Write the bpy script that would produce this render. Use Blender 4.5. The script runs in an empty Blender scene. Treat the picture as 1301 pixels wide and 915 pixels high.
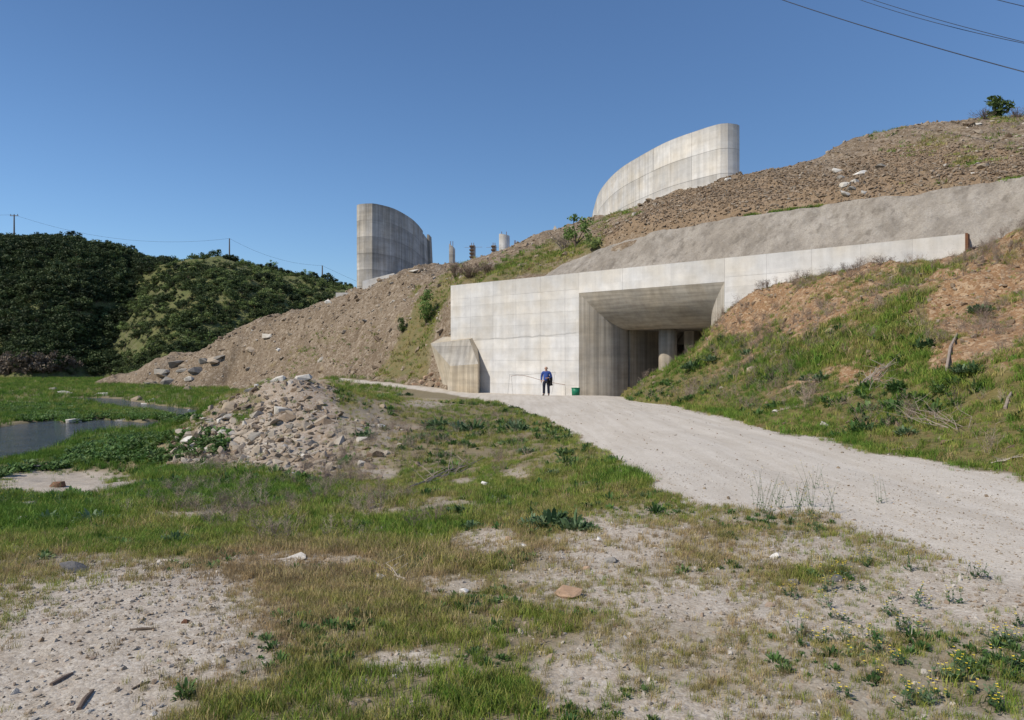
import bpy, bmesh, math, random
import numpy as np
from mathutils import Vector, Matrix

# ------------------------------------------------------------------ camera, sky, sun, exposure
SC = bpy.context.scene
COL = SC.collection
FPX, CX, CY, EYE = 900.0, 650.5, 457.0, 1.65      # focal length in photo pixels, principal point, eye height
cam_d = bpy.data.cameras.new('camera'); cam = bpy.data.objects.new('camera', cam_d); COL.objects.link(cam)
cam.location = (0, 0, EYE); cam.rotation_euler = (math.radians(90), 0, 0)
cam_d.sensor_width = 36; cam_d.lens = 36 * FPX / 1301
cam_d.clip_start = 0.1; cam_d.clip_end = 6000
SC.camera = cam

SUN_EL = math.radians(45)
SUN_H = Vector((-0.88, -0.475)).normalized()         # horizontal direction towards the sun
TO_SUN = Vector((SUN_H.x * math.cos(SUN_EL), SUN_H.y * math.cos(SUN_EL), math.sin(SUN_EL)))
w = bpy.data.worlds.new('World'); SC.world = w; w.use_nodes = True
sky = w.node_tree.nodes.new('ShaderNodeTexSky'); sky.sky_type = 'NISHITA'; sky.sun_disc = False
sky.sun_elevation = SUN_EL; sky.sun_rotation = -math.atan2(SUN_H.x, SUN_H.y)
sky.altitude = 300; sky.air_density = 1.15; sky.dust_density = 0.5; sky.ozone_density = 9.0
bg = w.node_tree.nodes['Background']; bg.inputs['Strength'].default_value = 0.118
w.node_tree.links.new(sky.outputs[0], bg.inputs[0])
sun_d = bpy.data.lights.new('sun', 'SUN'); sun = bpy.data.objects.new('sun', sun_d); COL.objects.link(sun)
sun_d.energy = 4.9; sun_d.angle = math.radians(0.5); sun_d.color = (1.0, 0.925, 0.81)
sun.rotation_euler = TO_SUN.to_track_quat('Z', 'Y').to_euler(); sun.location = (-60, -20, 60)
SC.view_settings.view_transform = 'Standard'; SC.view_settings.look = 'None'
SC.view_settings.exposure = 0.0; SC.view_settings.gamma = 1.0
SC.render.engine = 'CYCLES'
SC.cycles.max_bounces = 6; SC.cycles.diffuse_bounces = 3; SC.cycles.transparent_max_bounces = 8

R = np.random.RandomState(7); random.seed(7)

# ------------------------------------------------------------------ helpers: points
def U(px, py, Y):                 # point at depth Y seen at photo pixel (px, py)
    return ((px - CX) / FPX * Y, Y, EYE + (CY - py) / FPX * Y)
def Uz(px, py, z):                # point at height z seen at photo pixel
    return U(px, py, (EYE - z) * FPX / (py - CY))
def proj(x, y, z):
    return CX + FPX * x / y, CY - FPX * (z - EYE) / y

# ------------------------------------------------------------------ helpers: numpy noise
_P = np.random.RandomState(3).rand(256, 256).astype(np.float64)
def vnoise(x, y):
    xi = np.floor(x).astype(int); yi = np.floor(y).astype(int)
    fx = x - xi; fy = y - yi
    fx = fx * fx * fx * (fx * (6 * fx - 15) + 10); fy = fy * fy * fy * (fy * (6 * fy - 15) + 10)
    a = _P[xi & 255, yi & 255]; b = _P[(xi + 1) & 255, yi & 255]
    c = _P[xi & 255, (yi + 1) & 255]; d = _P[(xi + 1) & 255, (yi + 1) & 255]
    return (a * (1 - fx) + b * fx) * (1 - fy) + (c * (1 - fx) + d * fx) * fy
def fbm(x, y, scale=1.0, octs=4, seed=0):      # -1 .. 1
    x = np.asarray(x, float) / scale + 17.3 * seed; y = np.asarray(y, float) / scale + 9.7 * seed
    s = 0; amp = 1.0; tot = 0
    for k in range(octs):
        s = s + amp * vnoise(x, y); tot += amp; amp *= 0.5
        x, y = 1.73 * x + 1.07 * y + 5.1, -1.07 * x + 1.73 * y + 3.3
    return s / tot * 2 - 1
def sstep(a, b, x):
    t = np.clip((np.asarray(x, float) - a) / (b - a), 0, 1); return t * t * (3 - 2 * t)
def sd_poly(x, y, poly):            # signed distance, negative inside
    P = np.asarray(poly, float); x = np.asarray(x, float); y = np.asarray(y, float)
    d = np.full(x.shape, 1e18); ins = np.zeros(x.shape, bool); n = len(P)
    for i in range(n):
        ax, ay = P[i]; bx, by = P[(i + 1) % n]; ex, ey = bx - ax, by - ay
        wx, wy = x - ax, y - ay
        t = np.clip((wx * ex + wy * ey) / (ex * ex + ey * ey + 1e-12), 0, 1)
        d = np.minimum(d, (wx - ex * t) ** 2 + (wy - ey * t) ** 2)
        if by != ay:
            c = ((ay <= y) & (by > y)) | ((by <= y) & (ay > y))
            ins ^= c & (x < ax + (y - ay) * ex / (by - ay))
    return np.where(ins, -1, 1) * np.sqrt(d)
def sd_line(x, y, pts):
    d = np.full(np.shape(x), 1e18)
    for (ax, ay), (bx, by) in zip(pts[:-1], pts[1:]):
        ex, ey = bx - ax, by - ay
        t = np.clip(((x - ax) * ex + (y - ay) * ey) / (ex * ex + ey * ey + 1e-12), 0, 1)
        d = np.minimum(d, (x - ax - ex * t) ** 2 + (y - ay - ey * t) ** 2)
    return np.sqrt(d)
class TPS:                          # smooth surface through scattered heights
    def __init__(s, uv, z, lam=2e-4):
        uv = np.asarray(uv, float); z = np.asarray(z, float); n = len(z)
        K = s.phi(uv, uv) + lam * np.eye(n); Pm = np.c_[np.ones(n), uv]
        A = np.block([[K, Pm], [Pm.T, np.zeros((3, 3))]])
        c = np.linalg.solve(A, np.r_[z, 0, 0, 0]); s.w, s.a, s.uv = c[:n], c[n:], uv
    @staticmethod
    def phi(a, b):
        d2 = ((a[:, None, :] - b[None]) ** 2).sum(-1)
        return 0.5 * d2 * np.log(d2 + 1e-12)
    def __call__(s, u, v):
        u = np.asarray(u, float); sh = u.shape; q = np.c_[u.ravel(), np.asarray(v, float).ravel()]; out = np.empty(len(q))
        for i in range(0, len(q), 20000):
            b = q[i:i + 20000]; out[i:i + 20000] = s.phi(b, s.uv) @ s.w + s.a[0] + b @ s.a[1:]
        return out.reshape(sh)

# ------------------------------------------------------------------ helpers: objects
def tag(o, label=None, cat=None, group=None, kind=None):
    if label: o['label'] = label
    if cat: o['category'] = cat
    if group: o['group'] = group
    if kind: o['kind'] = kind
    return o
def empty(name, loc, label=None, cat=None, group=None):
    o = bpy.data.objects.new(name, None); COL.objects.link(o); o.location = loc; o.empty_display_size = .2
    return tag(o, label, cat, group)
def mesh_obj(name, verts, faces, m=None, parent=None, smooth=False, attrs=None, world=True):
    me = bpy.data.meshes.new(name)
    v = np.asarray(verts, float)
    if parent is not None and world:
        off = Vector((0, 0, 0)); p = parent
        while p is not None: off += p.location; p = p.parent
        v = v - np.array(off)
    me.from_pydata(v.tolist(), [], faces if isinstance(faces, list) else faces.tolist())
    if attrs:
        for k, a in attrs.items():
            at = me.attributes.new(k, 'FLOAT', 'POINT'); at.data.foreach_set('value', np.asarray(a, np.float32).ravel())
    me.validate(); me.update()
    if smooth: me.polygons.foreach_set('use_smooth', [True] * len(me.polygons))
    if m: me.materials.append(m)
    o = bpy.data.objects.new(name, me); COL.objects.link(o)
    if parent is not None: o.parent = parent
    return o
class MB:                           # collects shapes for one mesh
    def __init__(s): s.v = []; s.f = []
    def add(s, vs, fs):
        n = len(s.v); s.v += [tuple(map(float, p)) for p in vs]; s.f += [tuple(i + n for i in f) for f in fs]
    def hexa(s, p):                 # 8 points: bottom ring 0-3, top ring 4-7
        s.add(p, [(3, 2, 1, 0), (4, 5, 6, 7), (0, 1, 5, 4), (1, 2, 6, 5), (2, 3, 7, 6), (3, 0, 4, 7)])
    def box(s, x0, x1, y0, y1, z0, z1):
        s.hexa([(x0, y0, z0), (x1, y0, z0), (x1, y1, z0), (x0, y1, z0), (x0, y0, z1), (x1, y0, z1), (x1, y1, z1), (x0, y1, z1)])
    def tube(s, pts, rads, n=6, cap=True):
        pts = [Vector(p) for p in pts]; base = len(s.v)
        if not hasattr(rads, '__len__'): rads = [rads] * len(pts)
        for i, p in enumerate(pts):
            t = (pts[min(i + 1, len(pts) - 1)] - pts[max(i - 1, 0)]).normalized()
            a = Vector((0, 0, 1)) if abs(t.z) < .9 else Vector((1, 0, 0))
            x = t.cross(a).normalized(); y = x.cross(t).normalized()
            for k in range(n):
                q = p + (x * math.cos(2 * math.pi * k / n) + y * math.sin(2 * math.pi * k / n)) * rads[i]
                s.v.append(tuple(q))
        for i in range(len(pts) - 1):
            for k in range(n):
                a, b = base + i * n + k, base + i * n + (k + 1) % n
                s.f.append((a, b, b + n, a + n))
        if cap:
            s.f.append(tuple(base + k for k in range(n))[::-1]); e = base + (len(pts) - 1) * n
            s.f.append(tuple(e + k for k in range(n)))
    def build(s, name, m=None, parent=None, smooth=False):
        return mesh_obj(name, s.v, s.f, m, parent, smooth)
def bevel(o, w=.02, seg=1):
    b = o.modifiers.new('bevel', 'BEVEL'); b.width = w; b.segments = seg; b.limit_method = 'ANGLE'; return o
def copy_tree(o, parent=None):
    c = o.copy(); COL.objects.link(c)
    if parent is not None: c.parent = parent
    for ch in list(o.children): copy_tree(ch, c)
    return c

# ------------------------------------------------------------------ helpers: materials
class NT:
    def __init__(s, name):
        s.m = bpy.data.materials.new(name); s.m.use_nodes = True; s.t = s.m.node_tree; s.b = s.t.nodes['Principled BSDF']
        s.b.inputs['Specular IOR Level'].default_value = 0.25
    def n(s, typ, props=None, **ins):
        nd = s.t.nodes.new(typ)
        for k, v in (props or {}).items(): setattr(nd, k, v)
        for k, v in ins.items(): s.put(nd, k, v)
        return nd
    def put(s, nd, k, v):
        i = nd.inputs[int(k[1:])] if (k[0] == 'i' and k[1:].isdigit()) else nd.inputs[k.replace('_', ' ')]
        if isinstance(v, bpy.types.NodeSocket): s.t.links.new(v, i)
        elif isinstance(v, bpy.types.Node): s.t.links.new(v.outputs[0], i)
        elif isinstance(v, tuple) and len(v) == 3 and i.type == 'RGBA': i.default_value = (*v, 1)
        else: i.default_value = v
    def pos(s, scale=(1, 1, 1), rot=(0, 0, 0)):
        g = s.n('ShaderNodeNewGeometry')
        mp = s.n('ShaderNodeMapping', Scale=scale, Rotation=rot); s.t.links.new(g.outputs['Position'], mp.inputs['Vector']); return mp.outputs[0]
    def noise(s, vec, scale, detail=4, rough=.55, dist=0.):
        return s.n('ShaderNodeTexNoise', Vector=vec, Scale=scale, Detail=detail, Roughness=rough, Distortion=dist).outputs['Fac']
    def voro(s, vec, scale, feature='F1', out='Distance', rnd=1.0):
        return s.n('ShaderNodeTexVoronoi', {'feature': feature}, Vector=vec, Scale=scale, Randomness=rnd).outputs[out]
    def math(s, op, a, b=0., c=None, clamp=False):
        nd = s.n('ShaderNodeMath', {'operation': op, 'use_clamp': clamp}, i0=a, i1=b)
        if c is not None: s.put(nd, 'i2', c)
        return nd.outputs[0]
    def rng(s, x, a, b, c=0., d=1.):
        return s.n('ShaderNodeMapRange', {'clamp': True}, i0=x, i1=a, i2=b, i3=c, i4=d).outputs[0]
    def mix(s, f, a, b, mode='MIX'):
        nd = s.n('ShaderNodeMix', {'data_type': 'RGBA', 'blend_type': mode})
        s.put(nd, 'i0', f); s.put(nd, 'i6', a); s.put(nd, 'i7', b); return nd.outputs[2]
    def ramp(s, x, stops):
        nd = s.n('ShaderNodeValToRGB', Fac=x); e = nd.color_ramp.elements
        while len(e) < len(stops): e.new(.5)
        for el, (p, c) in zip(e, stops): el.position = p; el.color = (*c, 1)
        return nd.outputs[0]
    def attr(s, name, typ='GEOMETRY'):
        return s.n('ShaderNodeAttribute', {'attribute_name': name, 'attribute_type': typ}).outputs['Fac']
    def rand(s): return s.n('ShaderNodeObjectInfo').outputs['Random']
    def bump(s, h, strength=.5, dist=.02):
        bp = s.n('ShaderNodeBump', Strength=strength, Distance=dist, Height=h); s.put(s.b, 'Normal', bp.outputs[0]); return bp
    def out(s, col, rough=.9):
        s.put(s.b, 'Base_Color', col); s.put(s.b, 'Roughness', rough); return s.m
def flat(name, c, rough=.8, metal=0.):
    t = NT(name); v = t.noise(t.pos(), 6, 3)
    col = t.mix(t.rng(v, .3, .7), tuple(x * .85 for x in c), tuple(min(1, x * 1.12) for x in c))
    t.b.inputs['Metallic'].default_value = metal
    return t.out(col, rough)

def concrete(name, tone=(.46, .44, .41), dark=.5, boards=0., stain=.4, bscale=(7, 7, .12), rnd=.16, lift=None, seam=False):
    """cast concrete: mottling, water streaks from the top, board marks, a tone of its own for every lift of formwork"""
    t = NT(name); p = t.pos()
    big = t.noise(p, .35, 5, .6); mid = t.noise(p, 1.6, 6, .65); fine = t.noise(p, 22, 4, .6)
    streak = t.noise(t.pos((1.1, 1.1, .05)), 2.2, 5, .6); hz = t.noise(t.pos((.12, .12, 1.0)), 2.0, 4, .6)
    k = t.rng(big, .3, .7, 1 - .14 * stain * 2, 1.06)
    k = t.math('MULTIPLY', k, t.rng(mid, .25, .75, .86, 1.08))
    k = t.math('MULTIPLY', k, t.rng(streak, .32, .62, 1 - stain * .5, 1.04))
    k = t.math('MULTIPLY', k, t.rng(hz, .3, .6, 1 - stain * .35, 1.03))
    k = t.math('MULTIPLY', k, t.rng(fine, .2, .8, .93, 1.05))
    k = t.math('MULTIPLY', k, t.rng(t.rand(), 0, 1, 1 - rnd, 1 + rnd * .5))
    h = t.math('MULTIPLY', fine, .4)
    if boards:
        bd = t.noise(t.pos(bscale), 1.0, 2, .5)
        k = t.math('MULTIPLY', k, t.rng(bd, .35, .65, 1 - .34 * boards, 1.08)); h = t.math('ADD', h, t.math('MULTIPLY', bd, 1.2))
    if lift:                        # stains that run along and bleed down from the pour joints
        sx = t.n('ShaderNodeSeparateXYZ', Vector=p).outputs[2]
        fr = t.math('FRACT', t.math('DIVIDE', t.math('SUBTRACT', lift[0], sx), lift[1]))
        wob = t.noise(t.pos((.5, .5, .5)), 1.0, 4, .65)
        k = t.math('MULTIPLY', k, t.rng(t.math('SUBTRACT', fr, t.math('MULTIPLY', wob, .9)), -.45, .15, 1 - lift[2], 1))
        k = t.math('MULTIPLY', k, t.rng(t.math('ABSOLUTE', t.math('SUBTRACT', fr, .5)), .475, .495, 1, 1 - lift[2] * .9))
        pv = t.n('ShaderNodeVectorMath', {'operation': 'SNAP'}, i0=p, i1=(1.15, 1.15, 1.1))
        wn = t.n('ShaderNodeTexWhiteNoise', Vector=pv.outputs[0]).outputs[0]
        k = t.math('MULTIPLY', k, t.rng(wn, 0, 1, 1 - lift[2] * .35, 1.04))
    if seam:                        # the wavering water stain that climbs along the wall
        xyz = t.n('ShaderNodeSeparateXYZ', Vector=p)
        sc_ = t.math('ADD', t.math('MULTIPLY', t.math('SUBTRACT', xyz.outputs[0], 4.44), .749), t.math('MULTIPLY', t.math('SUBTRACT', xyz.outputs[1], 47.0), -.662))
        dz = t.math('SUBTRACT', xyz.outputs[2], t.math('ADD', 3.43, t.math('MULTIPLY', sc_, .03)))
        dz = t.math('ADD', dz, t.math('MULTIPLY', t.math('SUBTRACT', t.noise(p, .8, 3), .5), .35))
        on = t.math('MULTIPLY', t.rng(t.math('ABSOLUTE', dz), .0, .07, .32, 0), t.rng(sc_, -.3, 0, 1, 0))
        k = t.math('MULTIPLY', k, t.math('SUBTRACT', 1.0, on))
    holes = t.rng(t.voro(p, 2.4), .0, .06, .70, 1)
    k = t.math('MULTIPLY', k, holes)
    warm = t.mix(t.rng(t.noise(p, .5, 3), .4, .75), tone, (tone[0] * 1.02, tone[1] * .96, tone[2] * .86))
    g = t.n('ShaderNodeCombineColor', Red=k, Green=k, Blue=k)
    col = t.mix(1.0, warm, g.outputs[0], 'MULTIPLY')
    t.bump(h, .35, .02)
    return t.out(col, .88)
# ------------------------------------------------------------------ the portal wall's own frame (s along the face to the right, n into the hill)
WO = np.array((4.44, 47.0)); WD = np.array((.749, -.662)); WN = np.array((.662, .749))
S0, S1, SA, SB = -12.3, 21.86, 0.0, 10.2
ZTOP, ZPAR, ZCEIL, ZB = 7.45, 6.09, 3.68, -1.3
def L(s, n, z): return (WO[0] + WD[0] * s + WN[0] * n, WO[1] + WD[1] * s + WN[1] * n, z)
def to_sn(x, y):
    dx, dy = np.asarray(x) - WO[0], np.asarray(y) - WO[1]
    return dx * WD[0] + dy * WD[1], dx * WN[0] + dy * WN[1]

# ------------------------------------------------------------------ ground by the camera: road, mound, meadow, river flat
g1 = [Uz(*p) for p in [
 (0,915,0),(300,915,0),(650,915,0),(1000,915,0),(1301,915,0),(0,800,-.05),(300,800,-.02),(650,800,0),(1000,800,0),(1301,800,.02),
 (100,730,-.15),(300,720,-.15),(500,720,-.1),(650,720,-.05),(900,720,0),(1301,720,.05),(0,730,-.2),
 (0,680,-.5),(200,670,-.5),(400,680,-.3),(560,680,-.2),(750,650,-.03),(900,650,0),(1100,650,.02),(1301,650,.05),
 (0,630,-1.0),(150,615,-1.25),(300,635,-.85),(450,625,-.65),(600,610,-.45),(700,610,-.2),
 (800,600,-.02),(900,590,-.02),(1100,600,0),(1301,612,.03),(950,560,0),(850,530,-.1),(760,510,-.35),
 (1000,550,0),(860,516,-.2),(790,503,-.5),(640,510,-.55),(700,530,-.35),(760,575,-.12),
 (70,612,-1.4),(220,600,-1.4),(100,582,-1.95),(0,592,-2.0),(200,560,-2.1),(60,560,-2.3),(150,525,-2.25),(40,510,-2.2),(250,505,-2.2),(120,495,-2.2),(280,497,-2.2),
]]
g1 += [U(*p) for p in [
 (338,490,25),(370,484,25),(400,488,25.5),(440,508,25),(300,512,24.5),(262,537,24),(232,566,23.5),(215,582,23.5),(300,577,20.5),(360,592,17.3),(430,592,16.2),
 (340,530,22.5),(380,530,22),(430,540,21),(360,507,24),(410,507,24),(300,545,22.5),(260,570,22.2),(430,492,27),(455,499,28),(500,506,31),(560,510,34),(610,513,37),
 (500,540,23),(500,580,17.5),(560,540,24),(600,560,19),(640,530,27),(660,560,18.5),(560,600,14.7),
 (520,490.5,56),(470,485,63),(430,480,70),(694,502,42.4)]]
g1 += [(5,46,-.75),(9,42,-.75),(0,50,-.75),(-4,53.5,-.75),(10,12,.05),(14,10,.1),(12,20,-.1),(15,30,-.5),(12,38,-.7),(-5,58,-.55),(-12,67,-.35),(-17,74,-.2),
 (-30,75,-2.0),(-50,100,-2.2),(-30,100,-2.3),(-70,60,-2.0),(-60,130,-2.2),(-100,100,-2.0),(-40,50,-2.2),(-8,36,-.6),(-15,37,-1.8),(-20,42,-2.1),(-13,48,-1.4),(-20,60,-2.0),
 (-8,46,-.7),(30,20,0),(40,50,-.5),(-12,9,-.7),(-20,18,-1.6),(-60,35,-1.8),(-4,1,0),(4,1,0),(0,.6,0),(-.8,.6,0),(.9,.6,0),(-1.2,1.2,0),(1.5,1.2,0)]
g1 = np.array(g1)
_w1 = lambda x, y: (x / np.maximum(y, .5), np.log(np.maximum(y, .5)))
_T1 = TPS(np.c_[_w1(g1[:, 0], g1[:, 1])], g1[:, 2], 2e-4)
ZW = -2.32
RIV = [Uz(*p, ZW)[:2] for p in [(0,544),(20,539.5),(39,537),(69,534),(83,537),(99,537),(125,533),(159,535),(189,538),(192,544),(140,548),(100,552),(84,561),(64,573),(36,582),(14,589),(0,593)]]
RIV += [(-26, 26), (-40, 24), (-60, 30), (-45, 40)]
BR1 = [Uz(*p, ZW)[:2] for p in [(100,506),(129,507.5),(150,512),(180,517),(205,520),(231,523),(256,528),(262,531)]]
BR2 = [Uz(*p, ZW)[:2] for p in [(189,539),(225,534),(256,529)]]
def riverdepth(x, y):
    d = sd_poly(x, y, RIV); b = np.minimum(sd_line(x, y, BR1) - 1.6, sd_line(x, y, BR2) - 1.0)
    d = np.minimum(d, b) + .35 * fbm(x, y, 1.3, 3, 5)
    return 1 - sstep(-.6, .5, d)
MOUND = [(205,590),(222,560),(255,535),(290,505),(335,483),(375,474),(412,480),(426,500),(430,540),(426,580),(415,604),(360,598),(290,590)]
def mound_mask(x, y):
    px, py = proj(x, y, 0 * x); return sd_poly(px, py, MOUND)
def H1(x, y):
    x = np.asarray(x, float); y = np.asarray(y, float)
    z = _T1(*_w1(np.clip(x, -1.75 * np.maximum(y, .5) - 4, 1.75 * np.maximum(y, .5) + 4), y))
    z = np.where(y < .6, 0, z)
    px = CX + FPX * x / np.maximum(y, .3); py = CY - FPX * (z - EYE) / np.maximum(y, .3)
    mm = 1 - sstep(-25, 15, sd_poly(px, py, MOUND))
    road = 1 - sstep(-12, 25, sd_poly(px, py, ROADP))
    far = sstep(5, 12, y)
    amp = (.018 + .05 * far) * (1 - .8 * road)
    z = z + amp * fbm(x, y, 1.4, 4, 1) + .012 * fbm(x, y, .25, 3, 2) * (1 - .5 * road)
    z = z + mm * (.17 * fbm(x, y, 1.1, 4, 3) + .13 * np.abs(fbm(x, y, .5, 3, 4)))
    z = z + (1 - road) * sstep(9, 16, y) * .06 * fbm(x, y, .7, 3, 8)
    # two faint wheel tracks along the road
    z = z - .02 * road * np.exp(-((x - 3.4 - .06 * y) / .35) ** 2) - .02 * road * np.exp(-((x - 5.0 - .03 * y) / .35) ** 2)
    rd = riverdepth(x, y)
    low = sstep(-1.3, -1.9, z)
    z = np.where(low > 0, z * (1 - low) + low * np.maximum(z, ZW + .10), z)
    z = z - rd * .55 * np.maximum(low, .0)
    return z
ROADP = [(430,479),(520,488),(600,496),(690,497),(745,497),(800,504),(860,515),(930,532),(1000,550),(1080,564),(1150,577),(1301,607),(1500,648),(2600,870),(2600,1120),(1500,775),(1301,735),(1150,690),(1050,658),(960,650),(880,640),(815,612),(775,582),(735,557),(690,531),(630,511),(560,499),(500,491.5),(430,484)]

# ------------------------------------------------------------------ right embankment
g3 = [U(*p) for p in [
 (1301,520,12.5),(1301,450,16),(1301,400,20),(1301,340,24),(935,379,37),(960,367,36.5),(1040,349,34),(1120,339,31),(1226,322,28),(1301,296,25),(1400,270,22),(1480,262,20),
 (905,424,36.5),(870,454,38),(830,477,40),(803,490,42),(1000,470,24),(1000,420,29),(1000,520,18.5),(1100,480,19.5),(1100,420,24),(1100,370,28.5),
 (1200,500,15.5),(1200,420,20),(1200,360,25),(900,490,30),(900,458,33),(940,440,33),(940,408,35),(1250,560,11.8),(1150,545,14.3),(1060,540,16.5)]]
g3 += [Uz(*p) for p in [(1301,606,.02),(1200,586,.03),(1150,576,.03),(1080,563,.01),(1000,549,.0),(930,531,-.12),(860,515,-.2),(800,503,-.45)]]
g3 += [(6.6,10,-.5),(6.1,14,-.5),(5.9,22,-.7),(5.7,30,-.9),(5.6,40,-1.3),(7,6,-.1),(7,3,-.1),(9,3,.6),(11,6,1.8),(14,6,3.2),(20,8,5.6),(25,12,6.5),(28,18,6.8),(14,1,3.3),(10,-3,1),(20,-3,6)]
g3 += [L(12,-.6,5.0),L(15,-.6,5.6),L(18,-.6,5.8),L(21.5,-.6,6.2),L(24,0,6.9),L(27,1,7.3),L(9,-1,1.2),L(10.2,-.7,3.0),L(7.5,-1.5,-.2),L(6,-2,-.9),L(4,-2.5,-1.4),L(24,2.5,7.6),L(30,2,7.8)]
g3 = np.array(g3)
_T3 = TPS(g3[:, :2] / 20, g3[:, 2], 4e-4)
def H3(x, y):
    z = _T3(np.asarray(x) / 20, np.asarray(y) / 20)
    k = sstep(.2, 1.5, z)
    z = z + k * (.34 * fbm(x, y, 2.4, 4, 11) + .15 * fbm(x, y, .6, 4, 12)) + .04 * fbm(x, y, .6, 3, 13)
    gul = np.abs(fbm(x * .9 + y * .2, y * .35, 2.0, 3, 14))            # rain gullies down the bare upper part
    return z - .30 * sstep(2.6, 4.5, z) * (1 - sstep(0, .35, gul))

# ------------------------------------------------------------------ hill behind and left of the wall
g2 = [U(*p) for p in [
 (130,488,112),(200,491,108),(290,494,98),(350,497,85),(430,474,76),(480,477,69),(520,482,62),(545,488,56.8),
 (461,370,92),(499,353,88),(528,341,84),(572,342,82),(600,336,82),(640,327,80),(660,315,78),(700,293,75),(749,279,77),
 (795,271,74),(830,253,68),(880,239,63.5),(925,229,60.5),(940,222,59),(960,215,59.5),(975,219,60),(1000,216,60.5),(1030,211,62),(1046,202,64.5),(1060,187,67),(1080,177,68),(1110,169,68),(1190,150,68),(1301,146,66),(1400,150,62),
 (430,379,94),(400,393,95),(380,405,96),(340,425,99),(300,440,102),(250,453,106),(200,465,110),(150,480,114),
 (400,440,86),(430,425,82),(480,420,75),(520,400,70),(540,440,62),(560,470,57),(540,480,57.3),(560,400,65),(572,366,64),(300,470,100),(350,455,94),
 (600,346,66),(650,341,62),(700,321,64),(720,336,52.5),(760,301,60),(570,470,55.6),(566,455,56.8),
 (800,297,48.4),(930,275,44),(1060,262,40),(1190,240,37.5),(1301,230,35.4),(1420,226,34.5),
 (880,256,53),(1000,240,52),(1000,216,60),(1100,215,55),(1200,200,52),(1301,190,50),(860,268,49),(1040,240,47),(1180,215,45)]]
g2 += [L(s, 1.0, 6.4) for s in (-11, -8, -5, 0, 6, 12, 18, 24, 30)] + [L(s, 2.2, 7.9) for s in (2, 8, 14, 20, 27)] + [L(-11.8, 1.4, 6.2), L(-8, 3, 7.7), L(-5, 3, 7.9)]
g2 += [(0,100,12),(-8,100,12.5),(5,98,14),(20,95,20),(30,100,22),(50,100,23),(10,130,14),(-10,130,11),(-26,104,9),(-25,135,8),(-45,118,2.5),(-60,130,-5),(-70,140,-6),
 (-75,118,-6),(60,60,22),(70,80,24),(60,40,14),(40,38,10.8),(45,30,10.6),(-22,80,1.0),(-62,108,-5.5),(-48,94,-4.5),(-38,88,-3.4),(-26,70,-2.4),(-14,62,-1.4),(-8,56,-1.2),(-5.6,54.4,-.6)]
g2 += [(U(px, py, Y)[0], Y, U(px, py, Y)[2] - .75) for px, py, Y in ((520,490.5,56),(470,485,63),(430,480,70),(495,487,59.5),(450,482,66.5))]
g2 = np.array(g2)
_T2 = TPS(g2[:, :2] / 40, g2[:, 2], 3e-4)
def shot_top(s): return np.interp(s, [-6.2, -5.4, -3.8, -2.2, -1, .5, 2, 4, 10, 20, 31], [7.6, 8.15, 8.73, 9.1, 9.4, 9.75, 10.0, 10.15, 10.4, 10.3, 10.45])
def H2(x, y):
    x = np.asarray(x, float); y = np.asarray(y, float); z = _T2(x / 40, y / 40)
    px, py = proj(x, np.maximum(y, 1), z)
    grassy = green2(px, py)
    rg = np.abs(fbm(x + .5 * y, y * .4, 3.0, 3, 24))
    z = z + (1 - .6 * grassy) * (.38 * fbm(x, y, 3.4, 4, 21) + .26 * fbm(x, y, .9, 4, 22)) + (1 - grassy) * sstep(620, 560, px) * (.95 * np.abs(fbm(x * .9 - y * .5, y * .25 + x * .1, 4.0, 4, 23)) - .12) + .5 * sstep(.3, 0, rg) * sstep(480, 440, px) * (1 - grassy) * fbm(x, y, 6, 2, 9)
    # rock outcrop at the left foot of the tip
    oc = 1 - sstep(-10, 12, sd_poly(px, py, [(165,487),(190,455),(260,432),(330,420),(335,438),(280,470),(240,490)]))
    s_, n_ = to_sn(x, y)
    lip = sstep(-7.5, -5.2, s_) * (s_ < 31) * (n_ > .3)
    z = z * (1 - lip) + lip * np.minimum(z, shot_top(s_) - .25 + 4.0 * np.maximum(n_ - 4.15, 0))
    px_ = CX + FPX * x / np.maximum(y, 1)
    ridge = np.interp(px_, [920, 940, 960, 1000, 1030, 1045, 1058, 1070, 1090, 1110, 1150, 1190, 1240, 1301, 1400], [232, 224, 218, 208, 202, 196, 184, 178, 170, 165, 157, 152, 151, 148, 150])
    zmax = EYE + (CY - ridge) / FPX * y - .06 * np.abs(y - 63) + .25 * fbm(x, y, 1.5, 3, 33)
    z = np.where((px_ > 925) & (y > 52), np.minimum(z, zmax + 2.5 * sstep(945, 925, px_)), z)
    z = z - 2.6 * sstep(.35, -1.0, n_) * sstep(S0 - 4.5, S0 - 1.8, s_) * (y < 62)
    z = z + oc * (.9 * np.abs(fbm(x * .6 + y * .8, y * .3, 2.6, 4, 31)) - .1)
    return z
def green2(px, py):                 # 1 where the back hill carries grass
    d = sd_poly(px, py, [(585,345),(640,328),(690,316),(735,300),(765,300),(760,318),(700,345),(640,358),(575,366),(560,400),(545,478),(470,480),(505,430),(530,385),(560,350)])
    return 1 - sstep(-10, 10, d)
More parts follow.
